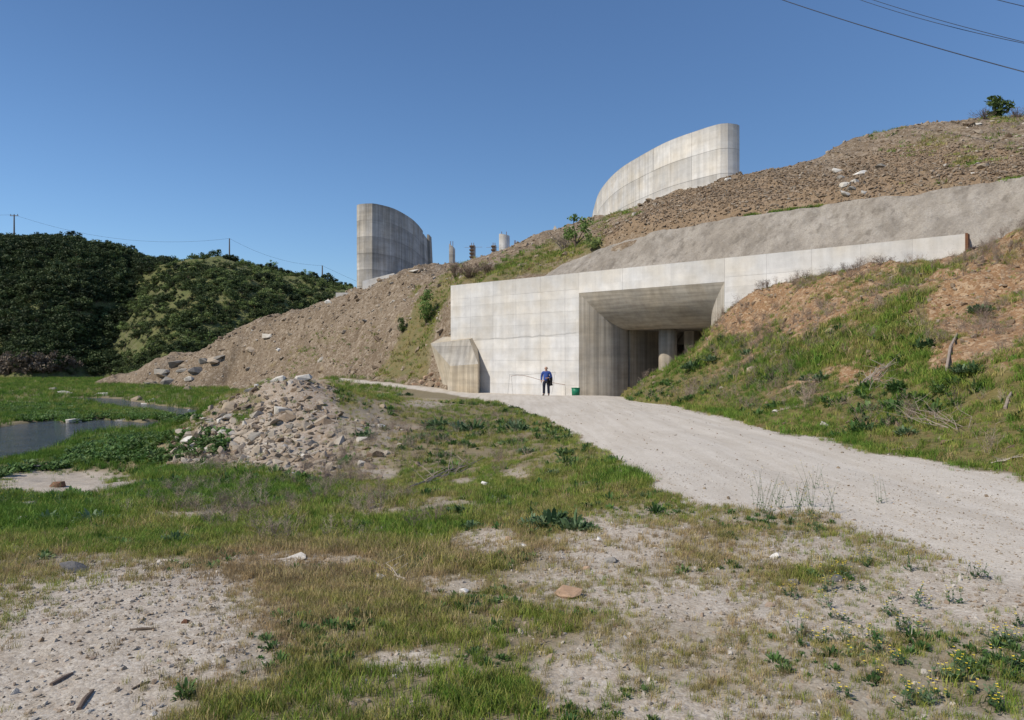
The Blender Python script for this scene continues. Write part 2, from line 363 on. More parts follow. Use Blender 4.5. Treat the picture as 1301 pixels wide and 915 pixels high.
# ------------------------------------------------------------------ where things grow (painted in plan from the photograph, used by soil colour and scatter)
def blob(px, py, cx, cy, rx, ry, soft=.5):
    d = np.sqrt(((px - cx) / rx) ** 2 + ((py - cy) / ry) ** 2); return 1 - sstep(1 - soft, 1 + soft, d)
GREEN = [(615,885,85,40,.95),(410,765,130,45,.55),(540,790,120,30,.6),(1180,835,140,60,.62),(1050,725,100,28,.75),(920,695,120,40,.62),(700,665,60,28,.95),(1260,870,80,45,.75),
 (520,700,90,40,.95),(880,800,90,40,.38),(770,730,60,40,.35),(420,820,80,60,.5),(640,820,130,30,.45),(1000,850,120,60,.36),(700,900,80,40,.45),(960,640,140,25,.35),(790,632,50,14,.4),(1150,690,90,30,.4),(380,880,80,50,.4),(800,760,120,40,.3),(60,740,50,18,.3),(840,680,60,40,.35)]
BARE = [(150,800,170,85,.95),(70,870,160,70,1),(70,612,95,14,1),(150,750,110,30,.8),(240,745,70,22,.85),(625,690,45,20,.7),(760,690,80,34,.65),(590,745,50,14,.45),(735,745,80,24,.55),
 (340,715,70,10,.5),(430,716,50,8,.5),(250,655,60,7,.6),(560,638,30,8,.4),(490,650,60,7,.4),(880,760,90,26,.6),(1010,700,70,18,.6),(1100,780,150,28,.7),(1230,745,120,40,.9),(740,860,60,40,.55),(300,850,50,30,.4),(900,900,120,20,.45),(520,835,60,14,.7),(540,512,30,6,.6),(520,545,24,6,.4),(655,600,20,6,.5),(480,600,24,7,.4),(590,615,18,5,.4)]
DRY = [(420,730,190,40,.8),(380,800,110,50,.7),(300,840,80,50,.5),(550,720,90,30,.5),(700,780,200,60,.45),(900,830,260,80,.5),(480,560,90,50,.4),(620,560,80,40,.4),(690,600,60,40,.5),(300,660,200,16,.35),(900,720,200,80,.3),(700,560,60,30,.5),(30,690,60,30,.3)]
def soft(lst, px, py, cap=1.0):
    o = np.zeros(np.shape(px))
    for (cx, cy, rx, ry, v) in lst: o = np.maximum(o, v * blob(px, py, cx, cy, rx, ry))
    return o
def veg1(x, y, z):
    """cover 0..1, dryness 0..1, road 0..1 on the ground by the camera"""
    px, py = proj(x, np.maximum(y, .3), z)
    fs = np.clip(10 / np.maximum(y, 1), .06, 1); wx = 16 * fs * fbm(x, y, 1.2, 3, 41); wy = 8 * fs * fbm(x, y, 1.2, 3, 42)
    qx, qy = px + wx * 1.6, py + wy
    road = 1 - sstep(-10 * fs, 10 * fs, sd_poly(qx * .7 + px * .3, qy * .6 + py * .4, ROADP) + 6 * fs * fbm(x, y, .5, 3, 47))
    fore = sstep(655, 735, qy)
    right = sstep(640, 820, qx)
    v = .93 * (1 - fore) + (.82 - .16 * right) * fore
    v = np.minimum(v, .93 - .42 * right * sstep(600, 660, qy)) * (1 - .10 * blob(qx, qy, 600, 555, 170, 70))
    v = np.maximum(v, soft(GREEN, qx, qy)); v = v * (1 - soft(BARE, qx, qy))
    m = 1 - sstep(-14, 12, sd_poly(qx, qy, MOUND)); v = v * (1 - .93 * m)
    v = np.maximum(v, .8 * m * np.maximum(blob(qx, qy, 425, 483, 22, 6), np.maximum(blob(qx, qy, 300, 528, 14, 14), blob(qx, qy, 318, 508, 14, 6))))
    mr = blob(qx, qy, 462, 560, 40, 55); v = v * (1 - .4 * mr)
    v = np.where(y < 2.0, .25, v)
    v = v * (1 - sstep(.35, .95, road)) * (1 - .9 * sstep(.2, .8, riverdepth(x, y)))
    dry = soft(DRY, qx, qy)
    dry = np.clip(dry + .35 * fbm(x, y, 1.7, 3, 43), 0, 1)
    return np.clip(v, 0, 1), dry, road
def veg3(x, y, z):
    px, py = proj(x, y, z)
    h = z
    v = .88 - .36 * sstep(1.4, 4.4, h + .9 * fbm(x, y, 3, 3, 51))
    v = np.where((px > 1180) & (py < 470), v * .55, v)
    v = np.maximum(v, .50 * sstep(.9, .3, np.abs(h - 5.7)) * sstep(1160, 1080, px) * sstep(940, 1000, px) * 1)
    v = v * (1 - .7 * blob(px, py, 1240, 440, 50, 40)) * (1 - .7 * blob(px, py, 1260, 390, 60, 50)) * (1 - .75 * blob(px, py, 985, 395, 75, 30)) * (1 - .6 * blob(px, py, 1080, 380, 60, 18))
    v = np.clip(v + (.90 * fbm(x, y, 2.2, 4, 52) + .55 * fbm(x, y, .6, 3, 53)) * sstep(.2, .9, h), .03, 1)
    return v
def veg2(x, y, z):
    px, py = proj(x, y, z)
    v = .88 * green2(px + 20 * fbm(x, y, 3, 3, 61), py + 10 * fbm(x, y, 3, 3, 62))
    for (cx, cy, rx, ry, k) in [(700,343,60,5,.9),(1195,178,32,8,.55),(1228,204,22,9,.7),(1160,190,30,8,.25),(1260,185,40,16,.2),(785,271,22,7,.5),(760,285,18,6,.4),(415,432,25,5,.5),(380,446,30,5,.35),(430,455,60,14,.22),(340,470,70,12,.18),(460,425,30,10,.2),(400,425,24,6,.25),(1200,235,40,4,.5),(1290,232,30,4,.6),(640,420,10,10,0),(1275,152,30,5,.45),(1120,168,60,6,.16)]:
        v = np.maximum(v, k * blob(px, py, cx, cy, rx, ry, .8))
    return np.clip(v + .25 * v * fbm(x, y, 1.2, 3, 63), 0, 1)

def brownz(x, y, z):
    px, py = proj(x, y, z)
    return 1 - sstep(-8, 14, sd_poly(px + 12 * fbm(x, y, 3, 3, 64), py + 5 * fbm(x, y, 2, 3, 65), [(760,305),(815,270),(870,240),(935,224),(1000,222),(1060,225),(1120,190),(1200,185),(1330,195),(1330,235),(1060,266),(930,280),(800,302)]))
# ------------------------------------------------------------------ ground materials
def gravel_mat():
    t = NT('gravel_ground'); p = t.pos()
    cov, dry, road, earth = t.attr('cover'), t.attr('dry'), t.attr('road'), t.attr('earth')
    v1 = t.n('ShaderNodeTexVoronoi', Vector=p, Scale=38.0); v2 = t.n('ShaderNodeTexVoronoi', Vector=p, Scale=95.0); v3 = t.n('ShaderNodeTexVoronoi', Vector=p, Scale=13.0)
    big = t.noise(p, .55, 5, .6); mid = t.noise(p, 3.2, 5, .62); fine = t.noise(p, 60, 3, .6)
    sep = t.n('ShaderNodeSeparateColor', Color=v1.outputs['Color']); sep2 = t.n('ShaderNodeSeparateColor', Color=v2.outputs['Color']); sep3 = t.n('ShaderNodeSeparateColor', Color=v3.outputs['Color'])
    stone = t.ramp(sep.outputs[0], [(0, (.27, .23, .185)), (.35, (.39, .345, .285)), (.7, (.47, .43, .37)), (.93, (.58, .55, .50)), (1, (.38, .28, .2))])
    stone2 = t.ramp(sep2.outputs[0], [(0, (.31, .265, .21)), (.5, (.43, .385, .325)), (1, (.53, .485, .425))])
    g = t.mix(.6, stone, stone2)
    g = t.mix(t.rng(sep3.outputs[0], .82, .9), g, t.mix(.5, g, (.34, .29, .24)))
    g = t.mix(t.rng(mid, .35, .7), t.mix(1, g, (.80, .77, .73), 'MULTIPLY'), g)
    roadc = t.mix(t.rng(big, .3, .7), (.52, .48, .42), (.60, .56, .50))
    rut = t.noise(t.pos((1.6, .10, 1), (0, 0, -.12)), 2.2, 4, .6); roadc = t.mix(t.rng(rut, .35, .62, .75, 0), roadc, (.42, .375, .315))
    g = t.mix(t.math('MULTIPLY', road, .72), g, roadc)
    ec = t.mix(t.rng(mid, .35, .65), (.185, .13, .085), (.31, .25, .19)); ec = t.mix(t.rng(sep.outputs[1], .6, .9, 0, .7), ec, (.42, .385, .335))
    g = t.mix(t.math('MULTIPLY', earth, t.rng(big, .2, .5, .7, 1)), g, ec)
    g = t.mix(t.math('MULTIPLY', t.rng(v1.outputs['Distance'], .45, .75), .25), g, (.26, .22, .18))
    soil = t.mix(t.rng(mid, .3, .7), (.125, .098, .052), (.215, .165, .10))
    soil = t.mix(t.math('MULTIPLY', t.rng(dry, .2, .8), .5), soil, (.25, .185, .105))
    soil = t.mix(t.math('MULTIPLY', t.rng(fine, .4, .75), .45), soil, (.08, .11, .028))
    edge = t.math('ADD', cov, t.math('MULTIPLY', t.math('SUBTRACT', mid, .5), .7))
    col = t.mix(t.rng(edge, .30, .80, 0, .88), g, soil)
    h = t.math('ADD', t.math('MULTIPLY', t.math('SUBTRACT', 1.0, v1.outputs['Distance']), .8), t.math('MULTIPLY', v2.outputs['Distance'], -.4))
    h = t.math('ADD', h, t.math('MULTIPLY', mid, 1.2))
    t.bump(h, .34, .015)
    return t.out(col, .95)
def earth_mat(name, a, b, c, stones, vegc=(.10, .12, .035), sc=1.0, dark=None):
    t = NT(name); p = t.pos(); cov = t.attr('cover')
    big = t.noise(p, .22 * sc, 5, .6); mid = t.noise(p, 1.3 * sc, 6, .65); fine = t.noise(p, 9 * sc, 5, .65)
    v1 = t.n('ShaderNodeTexVoronoi', Vector=p, Scale=3.2 * sc); v2 = t.n('ShaderNodeTexVoronoi', Vector=p, Scale=8.5 * sc)
    s1 = t.n('ShaderNodeSeparateColor', Color=v1.outputs['Color']); s2 = t.n('ShaderNodeSeparateColor', Color=v2.outputs['Color'])
    col = t.mix(t.rng(big, .32, .68), a, b); col = t.mix(t.rng(mid, .42, .75), col, c)
    col = t.mix(t.rng(s2.outputs[0], .62, .8, 0, .7), col, stones); col = t.mix(t.rng(s1.outputs[1], .78, .9, 0, .6), col, tuple(x * 1.2 for x in stones))
    col = t.mix(t.rng(s2.outputs[1], .75, 1, 0, .5), col, tuple(x * .55 for x in a))
    col = t.mix(t.rng(fine, .3, .7, .0, .3), col, tuple(x * .7 for x in b))
    if dark:
        stk = t.noise(t.pos((1.0, .13, .3), (0, 0, -.55)), .9, 5, .65); col = t.mix(t.rng(stk, .50, .68, 0, .55), col, tuple(x * .62 for x in a)); col = t.mix(t.rng(stk, .28, .42, .5, 0), col, stones)
        col = t.mix(t.math('MULTIPLY', t.rng(t.noise(p, .35, 4, .6), .62, .74), .35), col, (.27, .215, .085))
    if dark: col = t.mix(t.math('MULTIPLY', t.attr('brown'), .7), col, dark)
    edge = t.math('ADD', cov, t.math('MULTIPLY', t.math('SUBTRACT', fine, .5), .9))
    gcol = t.mix(t.rng(mid, .35, .7), vegc, (vegc[0] * 1.7, vegc[1] * 1.25, vegc[2] * 1.4))
    col = t.mix(t.rng(edge, .35, .75, 0, .85), col, gcol)
    h = t.math('ADD', t.math('MULTIPLY', mid, 1.0), t.math('ADD', t.math('MULTIPLY', v1.outputs['Distance'], -.5), t.math('MULTIPLY', v2.outputs['Distance'], -.35)))
    t.bump(h, .8, .18 / sc)
    return t.out(col, .95)
M = {}
M['gravel'] = gravel_mat()
M['tip'] = earth_mat('tip_earth', (.155, .113, .072), (.215, .165, .115), (.12, .082, .048), (.31, .258, .20), (.115, .118, .045), 1.0, (.245, .172, .108))
M['bank'] = earth_mat('red_earth', (.235, .135, .067), (.295, .18, .096), (.155, .085, .042), (.375, .28, .185), (.09, .10, .03), 2.0)
M['far'] = earth_mat('far_hill_soil', (.085, .098, .036), (.12, .132, .05), (.065, .07, .03), (.13, .12, .07), (.095, .118, .036), .25)
M['conc'] = concrete('cast_concrete', (.585, .578, .57), stain=.15, rnd=.09, lift=(7.45, 1.66, .08), seam=True)
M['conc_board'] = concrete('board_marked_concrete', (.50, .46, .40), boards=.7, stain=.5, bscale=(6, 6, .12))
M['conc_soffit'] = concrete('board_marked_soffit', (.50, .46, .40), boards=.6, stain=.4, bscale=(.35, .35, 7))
M['conc_tower'] = concrete('weathered_concrete', (.51, .485, .45), boards=.35, stain=.50, bscale=(3, 3, .1), rnd=.18, lift=(22.5, 2.2, .20))
M['conc_tower2'] = concrete('pale_concrete', (.605, .59, .57), boards=.12, stain=.22, bscale=(3, 3, .1), rnd=.13, lift=(22.5, 2.2, .16))
M['conc_brown'] = concrete('stained_concrete', (.45, .395, .315), boards=.7, stain=.6, bscale=(4, 4, .15))
M['conc_beige'] = concrete('beige_concrete', (.53, .475, .385), stain=.35, boards=.2)
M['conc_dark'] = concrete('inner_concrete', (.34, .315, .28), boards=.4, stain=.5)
def shot_mat():
    t = NT('sprayed_concrete'); p = t.pos()
    big = t.noise(p, .28, 5, .6); mid = t.noise(p, 1.4, 6, .7); fine = t.noise(p, 14, 5, .7); st = t.noise(t.pos((.8, .8, .12)), 1.6, 4, .6)
    col = t.mix(t.rng(big, .35, .65), (.345, .308, .262), (.425, .388, .34)); col = t.mix(t.rng(st, .35, .6, .55, 0), col, (.15, .13, .105))
    col = t.mix(t.rng(mid, .62, .72), col, (.37, .345, .31)); col = t.mix(t.rng(fine, .35, .7, .45, 0), col, (.13, .11, .09))
    rg = t.noise(p, 3.0, 4, .6); ro = t.noise(t.pos((1.3, 1.3, .05)), 1.3, 4, .6)
    col = t.mix(t.rng(ro, .56, .70, 0, .6), col, (.125, .108, .088)); col = t.mix(t.rng(rg, .58, .72, 0, .5), col, (.36, .335, .295)); col = t.mix(t.rng(rg, .28, .42, .5, 0), col, (.12, .10, .08))
    t.bump(t.math('ADD', t.math('ADD', mid, t.math('MULTIPLY', rg, .8)), t.math('MULTIPLY', fine, .35)), 1.0, .14)
    return t.out(col, .95)
M['shot'] = shot_mat()
def water_mat():
    t = NT('river_water'); p = t.pos((1, .55, 1), (0, 0, .5))
    n = t.math('ADD', t.noise(p, 2.6, 4, .6, .6), t.math('MULTIPLY', t.noise(p, 9, 3, .6, .4), .5)); t.bump(n, 1.0, .16)
    t.b.inputs['Specular IOR Level'].default_value = .5; t.b.inputs['IOR'].default_value = 1.33
    return t.out(t.mix(t.rng(t.noise(t.pos(), .5, 3), .4, .6), (.06, .066, .066), (.085, .085, .075)), .09)
M['water'] = water_mat()

# ------------------------------------------------------------------ terrain meshes
def grid_faces(nx, ny, keep=None):
    i = np.arange(nx * ny).reshape(ny, nx)
    q = np.stack([i[:-1, :-1], i[:-1, 1:], i[1:, 1:], i[1:, :-1]], -1).reshape(-1, 4)
    return q if keep is None else q[keep.ravel()[q].all(1)]
def compact(V, F, A):
    used = np.unique(F); mp = np.full(len(V), -1); mp[used] = np.arange(len(used))
    return V[used], mp[F], {k: a.ravel()[used] for k, a in A.items()}
def polar(a0, a1, na, y0, y1, ny):
    a = np.linspace(a0, a1, na); y = np.exp(np.linspace(math.log(y0), math.log(y1), ny))
    Aa, Yy = np.meshgrid(a, y); return Aa * Yy, Yy
tag(mesh_obj('terrain', [(-3000, -3000, -4), (3000, -3000, -4), (3000, 3000, -4), (-3000, 3000, -4)], [(0, 1, 2, 3)], M['far'], attrs={'cover': [1] * 4}), kind='structure')

X, Y = polar(-1.75, 1.55, 760, .75, 150, 640)
Z = H1(X, Y); cov, dry, road = veg1(X, Y, Z)
qx_, qy_ = proj(X, np.maximum(Y, .3), Z); earth = np.maximum(1 - sstep(-4, 18, sd_poly(qx_, qy_, MOUND)), .4 * sstep(640, 560, qy_) * (1 - road))
earth = np.clip(earth - .6 * blob(qx_, qy_, 320, 565, 70, 28) * 1.0, 0, 1)
s_, n_ = to_sn(X, Y)
keep = ~((n_ > .6) & (s_ > S0 - .3)) & ~((n_ > 14) & (s_ > S0 - 25))
V = np.c_[X.ravel(), Y.ravel(), Z.ravel()]; F = grid_faces(X.shape[1], X.shape[0], keep)
isroad = (road.ravel()[F].mean(1) > .5)
for nm, sel in (('ground', ~isroad), ('gravel_road', isroad)):
    v, f, a = compact(V, F[sel], {'cover': cov, 'dry': dry, 'road': road, 'earth': earth})
    tag(mesh_obj(nm, v, f, M['gravel'], smooth=True, attrs=a), kind='structure')
X, Y = np.meshgrid(np.linspace(-30, 30, 61), np.linspace(-25, 14, 40))           # coarse ground beside and behind the camera, 6 cm lower
Z = np.where(np.abs(X) < 1.6 * np.maximum(Y, 0) + .8, H1(X, np.maximum(Y, .7)) - .25, H1(X, np.maximum(Y, .7)) - .06)
tag(mesh_obj('meadow', np.c_[X.ravel(), Y.ravel(), Z.ravel()], grid_faces(61, 40), M['gravel'], smooth=True, attrs={'cover': np.where(Y > 2, veg1(X, np.maximum(Y, 1), Z)[0], .4), 'dry': np.full(X.size, .4), 'road': np.where(Y > 2, veg1(X, np.maximum(Y, 1), Z)[2], .15)}), kind='structure')
tag(mesh_obj('water', [(-75, 20, ZW), (-8, 20, ZW), (-8, 85, ZW), (-75, 85, ZW)], [(0, 1, 2, 3)], M['water']), kind='structure')

# embankment
X, Y = np.meshgrid(np.linspace(4.5, 30, 330), np.linspace(-7, 47, 600))
Z = H3(X, Y); s_, n_ = to_sn(X, Y)
keep = ~((n_ > .10) & (s_ < S1 + .1)) & ~(n_ > 2.6) & (Z > -1.6) & (s_ > 3.0)
tag(mesh_obj('embankment', np.c_[X.ravel(), Y.ravel(), Z.ravel()], grid_faces(330, 600, keep), M['bank'], smooth=True, attrs={'cover': veg3(X, Y, Z)}), kind='structure')

# hill and tip behind the wall
X, Y = polar(-.80, 1.15, 620, 30, 150, 420)
Z = H2(X, Y); s_, n_ = to_sn(X, Y)
keep = ~((n_ < .5) & (s_ > S0 + .1)) & (Z > -4.5)
tag(mesh_obj('hillside', np.c_[X.ravel(), Y.ravel(), Z.ravel()], grid_faces(620, 420, keep), M['tip'], smooth=True, attrs={'cover': veg2(X, Y, Z), 'brown': brownz(X, Y, Z)}), kind='structure')

# far hill across the river
SKY = [(-500,336),(-250,321),(-100,312),(0,307),(60,309),(100,309),(130,316),(165,319),(200,333),(240,336),(290,333),(330,340),(370,350),(410,360),(440,366),(480,376),(560,400),(660,420)]
def hill_crest(px): return np.interp(px, [p[0] for p in SKY], [p[1] for p in SKY])
def far_pt(px, v):                   # v 0 at the foot .. 1 at the crest .. 1.4 beyond
    px = np.asarray(px, float); v = np.asarray(v, float)
    gully = 13 * np.exp(-((px - 205 + 25 * v) / 40) ** 2) * sstep(1.1, .4, v)
    spur = 14 * np.exp(-((px - 330) / 60) ** 2) - 10 * np.exp(-((px - 60) / 80) ** 2)
    Y = 140 + 85 * np.sign(v) * np.abs(v) ** 1.15 + gully * .8 - spur * (1 - v) + 6 * fbm(px / 60, v * 3, 1, 3, 71)
    Yc = 140 + 85
    zc = EYE + (CY - hill_crest(px)) / FPX * Yc
    prof = np.where(v < 1, .62 * sstep(-.05, .62, v) + .38 * v, 1 - .5 * (v - 1) ** 2)
    x = (px - CX) / FPX * (Yc * .35 + Y * .65)
    z = -2.6 + (zc + 2.6) * prof
    z = z + (1.5 * fbm(x, Y, 14, 4, 72) + .8 * fbm(x, Y, 4, 3, 73)) * sstep(1.02, .7, v) * sstep(0, .2, v)
    return x, Y, z
PX, VV = np.meshgrid(np.linspace(-500, 660, 340), np.linspace(-.05, 1.5, 150))
fx, fy, fz = far_pt(PX, VV)
dark = (1 - sstep(-20, 20, PX - 215 - 40 * fbm(PX / 40, VV * 4, 1, 3, 74))) * sstep(.93, .8, VV)
tag(mesh_obj('far_hill', np.c_[fx.ravel(), fy.ravel(), fz.ravel()], grid_faces(340, 150), M['far'], smooth=True, attrs={'cover': .55 + .3 * fbm(fx, fy, 20, 3, 75)}), kind='structure')
# ------------------------------------------------------------------ the portal wall
def lbox(mb, s0, s1, n0, n1, z0, z1):
    mb.hexa([L(s0, n0, z0), L(s1, n0, z0), L(s1, n1, z0), L(s0, n1, z0), L(s0, n0, z1), L(s1, n0, z1), L(s1, n1, z1), L(s0, n1, z1)])
portal = empty('portal_wall', L(0, 0, -.75), 'long pale cast concrete retaining wall with a deep flared tunnel mouth beside the road', 'concrete wall')
mb = MB()
lbox(mb, S0, SA - .02, .012, 1.1, ZB, ZTOP - .03); lbox(mb, SB + .02, S1, .012, 1.1, ZB, ZTOP - .03); lbox(mb, SA - .02, SB + .02, .013, 1.1, ZPAR + .02, ZTOP - .032)
mb.build('wall_core', M['conc'], portal)
zrows = [ZB, -.05, 1.62, 3.26, 4.92, 6.35, ZTOP]
sl = [S0, -10.15, -7.8, -5.55, -3.3, -1.15, SA]
sp = [SA, 3.4, 6.8, SB]
sr = [SB, 12.6, 15.0, 17.4, 19.7, S1]
G = .006
def panel(s0, s1, z0, z1, m=None, n0=None, parent=None, coat=.0):
    n0 = -R.rand() * .004 if n0 is None else n0
    p = MB(); lbox(p, s0 + G, s1 - G, n0, .03, z0 + G, z1 - G)
    o = p.build('concrete_panel', m or M['conc'], parent or portal)
    return o
for a, b in zip(sl[:-1], sl[1:]):
    for c, d in zip(zrows[:-1], zrows[1:]): panel(a, b, c, d)
for a, b in zip(sr[:-1], sr[1:]):
    for c, d in zip(zrows[2:-1], zrows[3:]): panel(a, b, c, d)
panel(SB, 12.6, ZB, 1.62)
for a, b in zip(sp[:-1], sp[1:]): panel(a, b, ZPAR, ZTOP)
# bell mouth
R0, TH0 = 3.29, math.radians(25)
prof = []
for k in range(15):
    th = TH0 + (math.pi / 2 - TH0) * k / 14
    prof.append((R0 * (math.sin(th) - math.sin(TH0)), R0 * (math.cos(TH0) - math.cos(th))))
def zs(u): return ZPAR - (ZPAR - ZCEIL) * u / prof[-1][0]
UE, DE = prof[-1]
def sheet(name, rows, m, parent, smooth=True):
    nx = len(rows[0]); v = [p for r in rows for p in r]
    return mesh_obj(name, v, grid_faces(nx, len(rows)), m, parent, smooth)
NS = 24
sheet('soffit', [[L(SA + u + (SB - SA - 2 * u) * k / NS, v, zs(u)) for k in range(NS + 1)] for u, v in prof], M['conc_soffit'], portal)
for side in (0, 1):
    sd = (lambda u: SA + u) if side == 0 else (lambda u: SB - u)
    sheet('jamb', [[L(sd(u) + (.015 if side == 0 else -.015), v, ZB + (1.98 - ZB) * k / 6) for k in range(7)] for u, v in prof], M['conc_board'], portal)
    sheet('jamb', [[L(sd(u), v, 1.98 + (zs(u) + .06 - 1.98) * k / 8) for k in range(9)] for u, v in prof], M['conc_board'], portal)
# chamber behind the mouth
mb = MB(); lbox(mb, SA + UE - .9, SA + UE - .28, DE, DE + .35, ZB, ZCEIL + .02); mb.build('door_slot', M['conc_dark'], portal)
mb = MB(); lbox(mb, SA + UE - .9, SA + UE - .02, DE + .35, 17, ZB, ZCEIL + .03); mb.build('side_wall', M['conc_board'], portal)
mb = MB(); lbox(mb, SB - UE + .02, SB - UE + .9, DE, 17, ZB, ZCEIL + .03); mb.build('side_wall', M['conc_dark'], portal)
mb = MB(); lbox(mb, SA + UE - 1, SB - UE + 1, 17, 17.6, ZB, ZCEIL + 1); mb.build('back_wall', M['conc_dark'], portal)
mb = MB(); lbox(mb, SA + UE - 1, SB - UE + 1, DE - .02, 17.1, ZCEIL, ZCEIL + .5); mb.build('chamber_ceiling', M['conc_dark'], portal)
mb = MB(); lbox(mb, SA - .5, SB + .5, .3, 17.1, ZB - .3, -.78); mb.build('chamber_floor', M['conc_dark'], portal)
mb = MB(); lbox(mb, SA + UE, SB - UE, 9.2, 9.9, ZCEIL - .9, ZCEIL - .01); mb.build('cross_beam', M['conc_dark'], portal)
h = MB(); hs = SA + UE - .05
h.add([L(hs, 8.0, ZCEIL), L(hs + 1.2, 8.0, ZCEIL), L(hs, 8.0, ZCEIL - 1.6), L(hs, 8.6, ZCEIL), L(hs + 1.2, 8.6, ZCEIL), L(hs, 8.6, ZCEIL - 1.6)], [(0, 2, 1), (3, 4, 5), (0, 1, 4, 3), (1, 2, 5, 4), (2, 0, 3, 5)])
h.build('haunch', M['conc_dark'], portal)
def column(s, n, r, name='column', m='conc_board', N=28):
    mb = MB(); mb.tube([L(s, n, ZB), L(s, n, 2.05), L(s, n, ZCEIL + .03)], r, N); o = mb.build(name, M[m], portal, True)
    return o
column(4.43, 3.9, .60)
mb = MB(); lbox(mb, 3.75, 4.5, 7.4, 8.3, ZB, ZCEIL + .02); mb.build('pier', M['conc_board'], portal)
mb = MB(); lbox(mb, 6.4, 7.1, 7.4, 8.3, ZB, ZCEIL + .02); mb.build('pier', M['conc_board'], portal)
for z in (-.2, 1.2, 2.7):
    mb = MB(); mb.tube([L(SA + UE - .2, DE + .16, z), L(SA + UE - .2, DE + .16, z + .18)], .05, 8); mb.build('hinge', flat('rusty_steel' + str(z), (.12, .07, .045), .8), portal)
M['rust'] = flat('rust', (.16, .075, .04), .85); M['steel'] = flat('dull_steel', (.11, .105, .10), .6, .3)
mb = MB(); lbox(mb, S1 + .003, S1 + .09, -.05, .30, 5.6, ZTOP + .02); lbox(mb, S1 + .09, S1 + .12, -.09, .36, 5.6, ZTOP - .01); mb.build('end_plate', M['rust'], portal)
# rough drip line of leaked lime half way up
# ------------------------------------------------------------------ sprayed concrete slope
ss = np.linspace(-6.2, 31, 260); tt = np.linspace(0, 1, 46)
SS, TT = np.meshgrid(ss, tt)
ztop = shot_top(SS) + .22 * fbm(SS, 0 * SS, 1.6, 4, 81)
zz = 6.9 + (ztop - 6.9) * TT
nn = .7 + 2.75 * TT + .25 * fbm(SS, zz, 3.5, 3, 82) + .10 * fbm(SS, zz, .9, 4, 83) 
lipn = np.linspace(.02, 1.0, 8)
rows_s, rows_n, rows_z = [SS], [nn], [zz]
for l_ in lipn:
    rows_s.append(ss[None]); rows_n.append(nn[-1:] + l_); rows_z.append(zz[-1:] + .05 * sstep(0, .3, l_) + .03 * fbm(ss[None], 0 * ss[None] + l_, .6, 2, 84))
rows_s.append(ss[None]); rows_n.append(nn[-1:] + 1.1); rows_z.append(zz[-1:] - .8)
SS, nn, zz = map(np.vstack, (rows_s, rows_n, rows_z))
nn = nn + .13 * np.abs(fbm(SS, zz * .5, 1.4, 4, 85)) + .04 * fbm(SS, zz, .35, 3, 86) - .05
xx = WO[0] + WD[0] * SS + WN[0] * nn; yy = WO[1] + WD[1] * SS + WN[1] * nn
shot = mesh_obj('sprayed_concrete_slope', np.c_[xx.ravel(), yy.ravel(), zz.ravel()], grid_faces(260, SS.shape[0]), M['shot'], smooth=True)
tag(shot, 'rough grey brown sprayed concrete lining on the cut slope above the portal wall', 'slope lining')

# ------------------------------------------------------------------ leaning wing block at the left of the wall
wing = empty('wing_block', U(590, 496, 52), 'leaning stained concrete wing block standing against the left end of the portal wall', 'concrete block')
pts = dict(A=U(572, 499, 53.9), B=U(607.7, 502, 51.9), C=U(572, 464.6, 53.9), D=U(607.7, 462, 51.9), E=U(547, 436, 55.9), Fq=U(596, 430.4, 53.2), E2=U(563, 427.5, 57.4), F2=U(606, 427, 54.2), A2=U(566, 500, 55.6), B2=U(612, 500, 53.9), D2=U(612, 461, 53.9))
k = list(pts); ix = {n: i for i, n in enumerate(k)}
def face(*names): return tuple(ix[n] for n in names)
def sub(name, faces, m):
    used = sorted({i for f in faces for i in f}); mp = {u: j for j, u in enumerate(used)}
    return mesh_obj(name, [pts[k[u]] for u in used], [tuple(mp[i] for i in f) for f in faces], m, wing)
sub('lower_face', [face('A', 'B', 'D', 'C')], M['conc_brown'])
sub('sloping_face', [face('C', 'D', 'Fq', 'E')], M['conc_tower'])
sub('side_face', [face('A', 'C', 'A2'), face('C', 'E', 'A2'), face('E', 'E2', 'A2'), face('B', 'B2', 'D2', 'D'), face('D', 'D2', 'F2', 'Fq'), face('E', 'Fq', 'F2', 'E2'), face('A2', 'E2', 'F2', 'D2', 'B2')], M['conc_beige'])

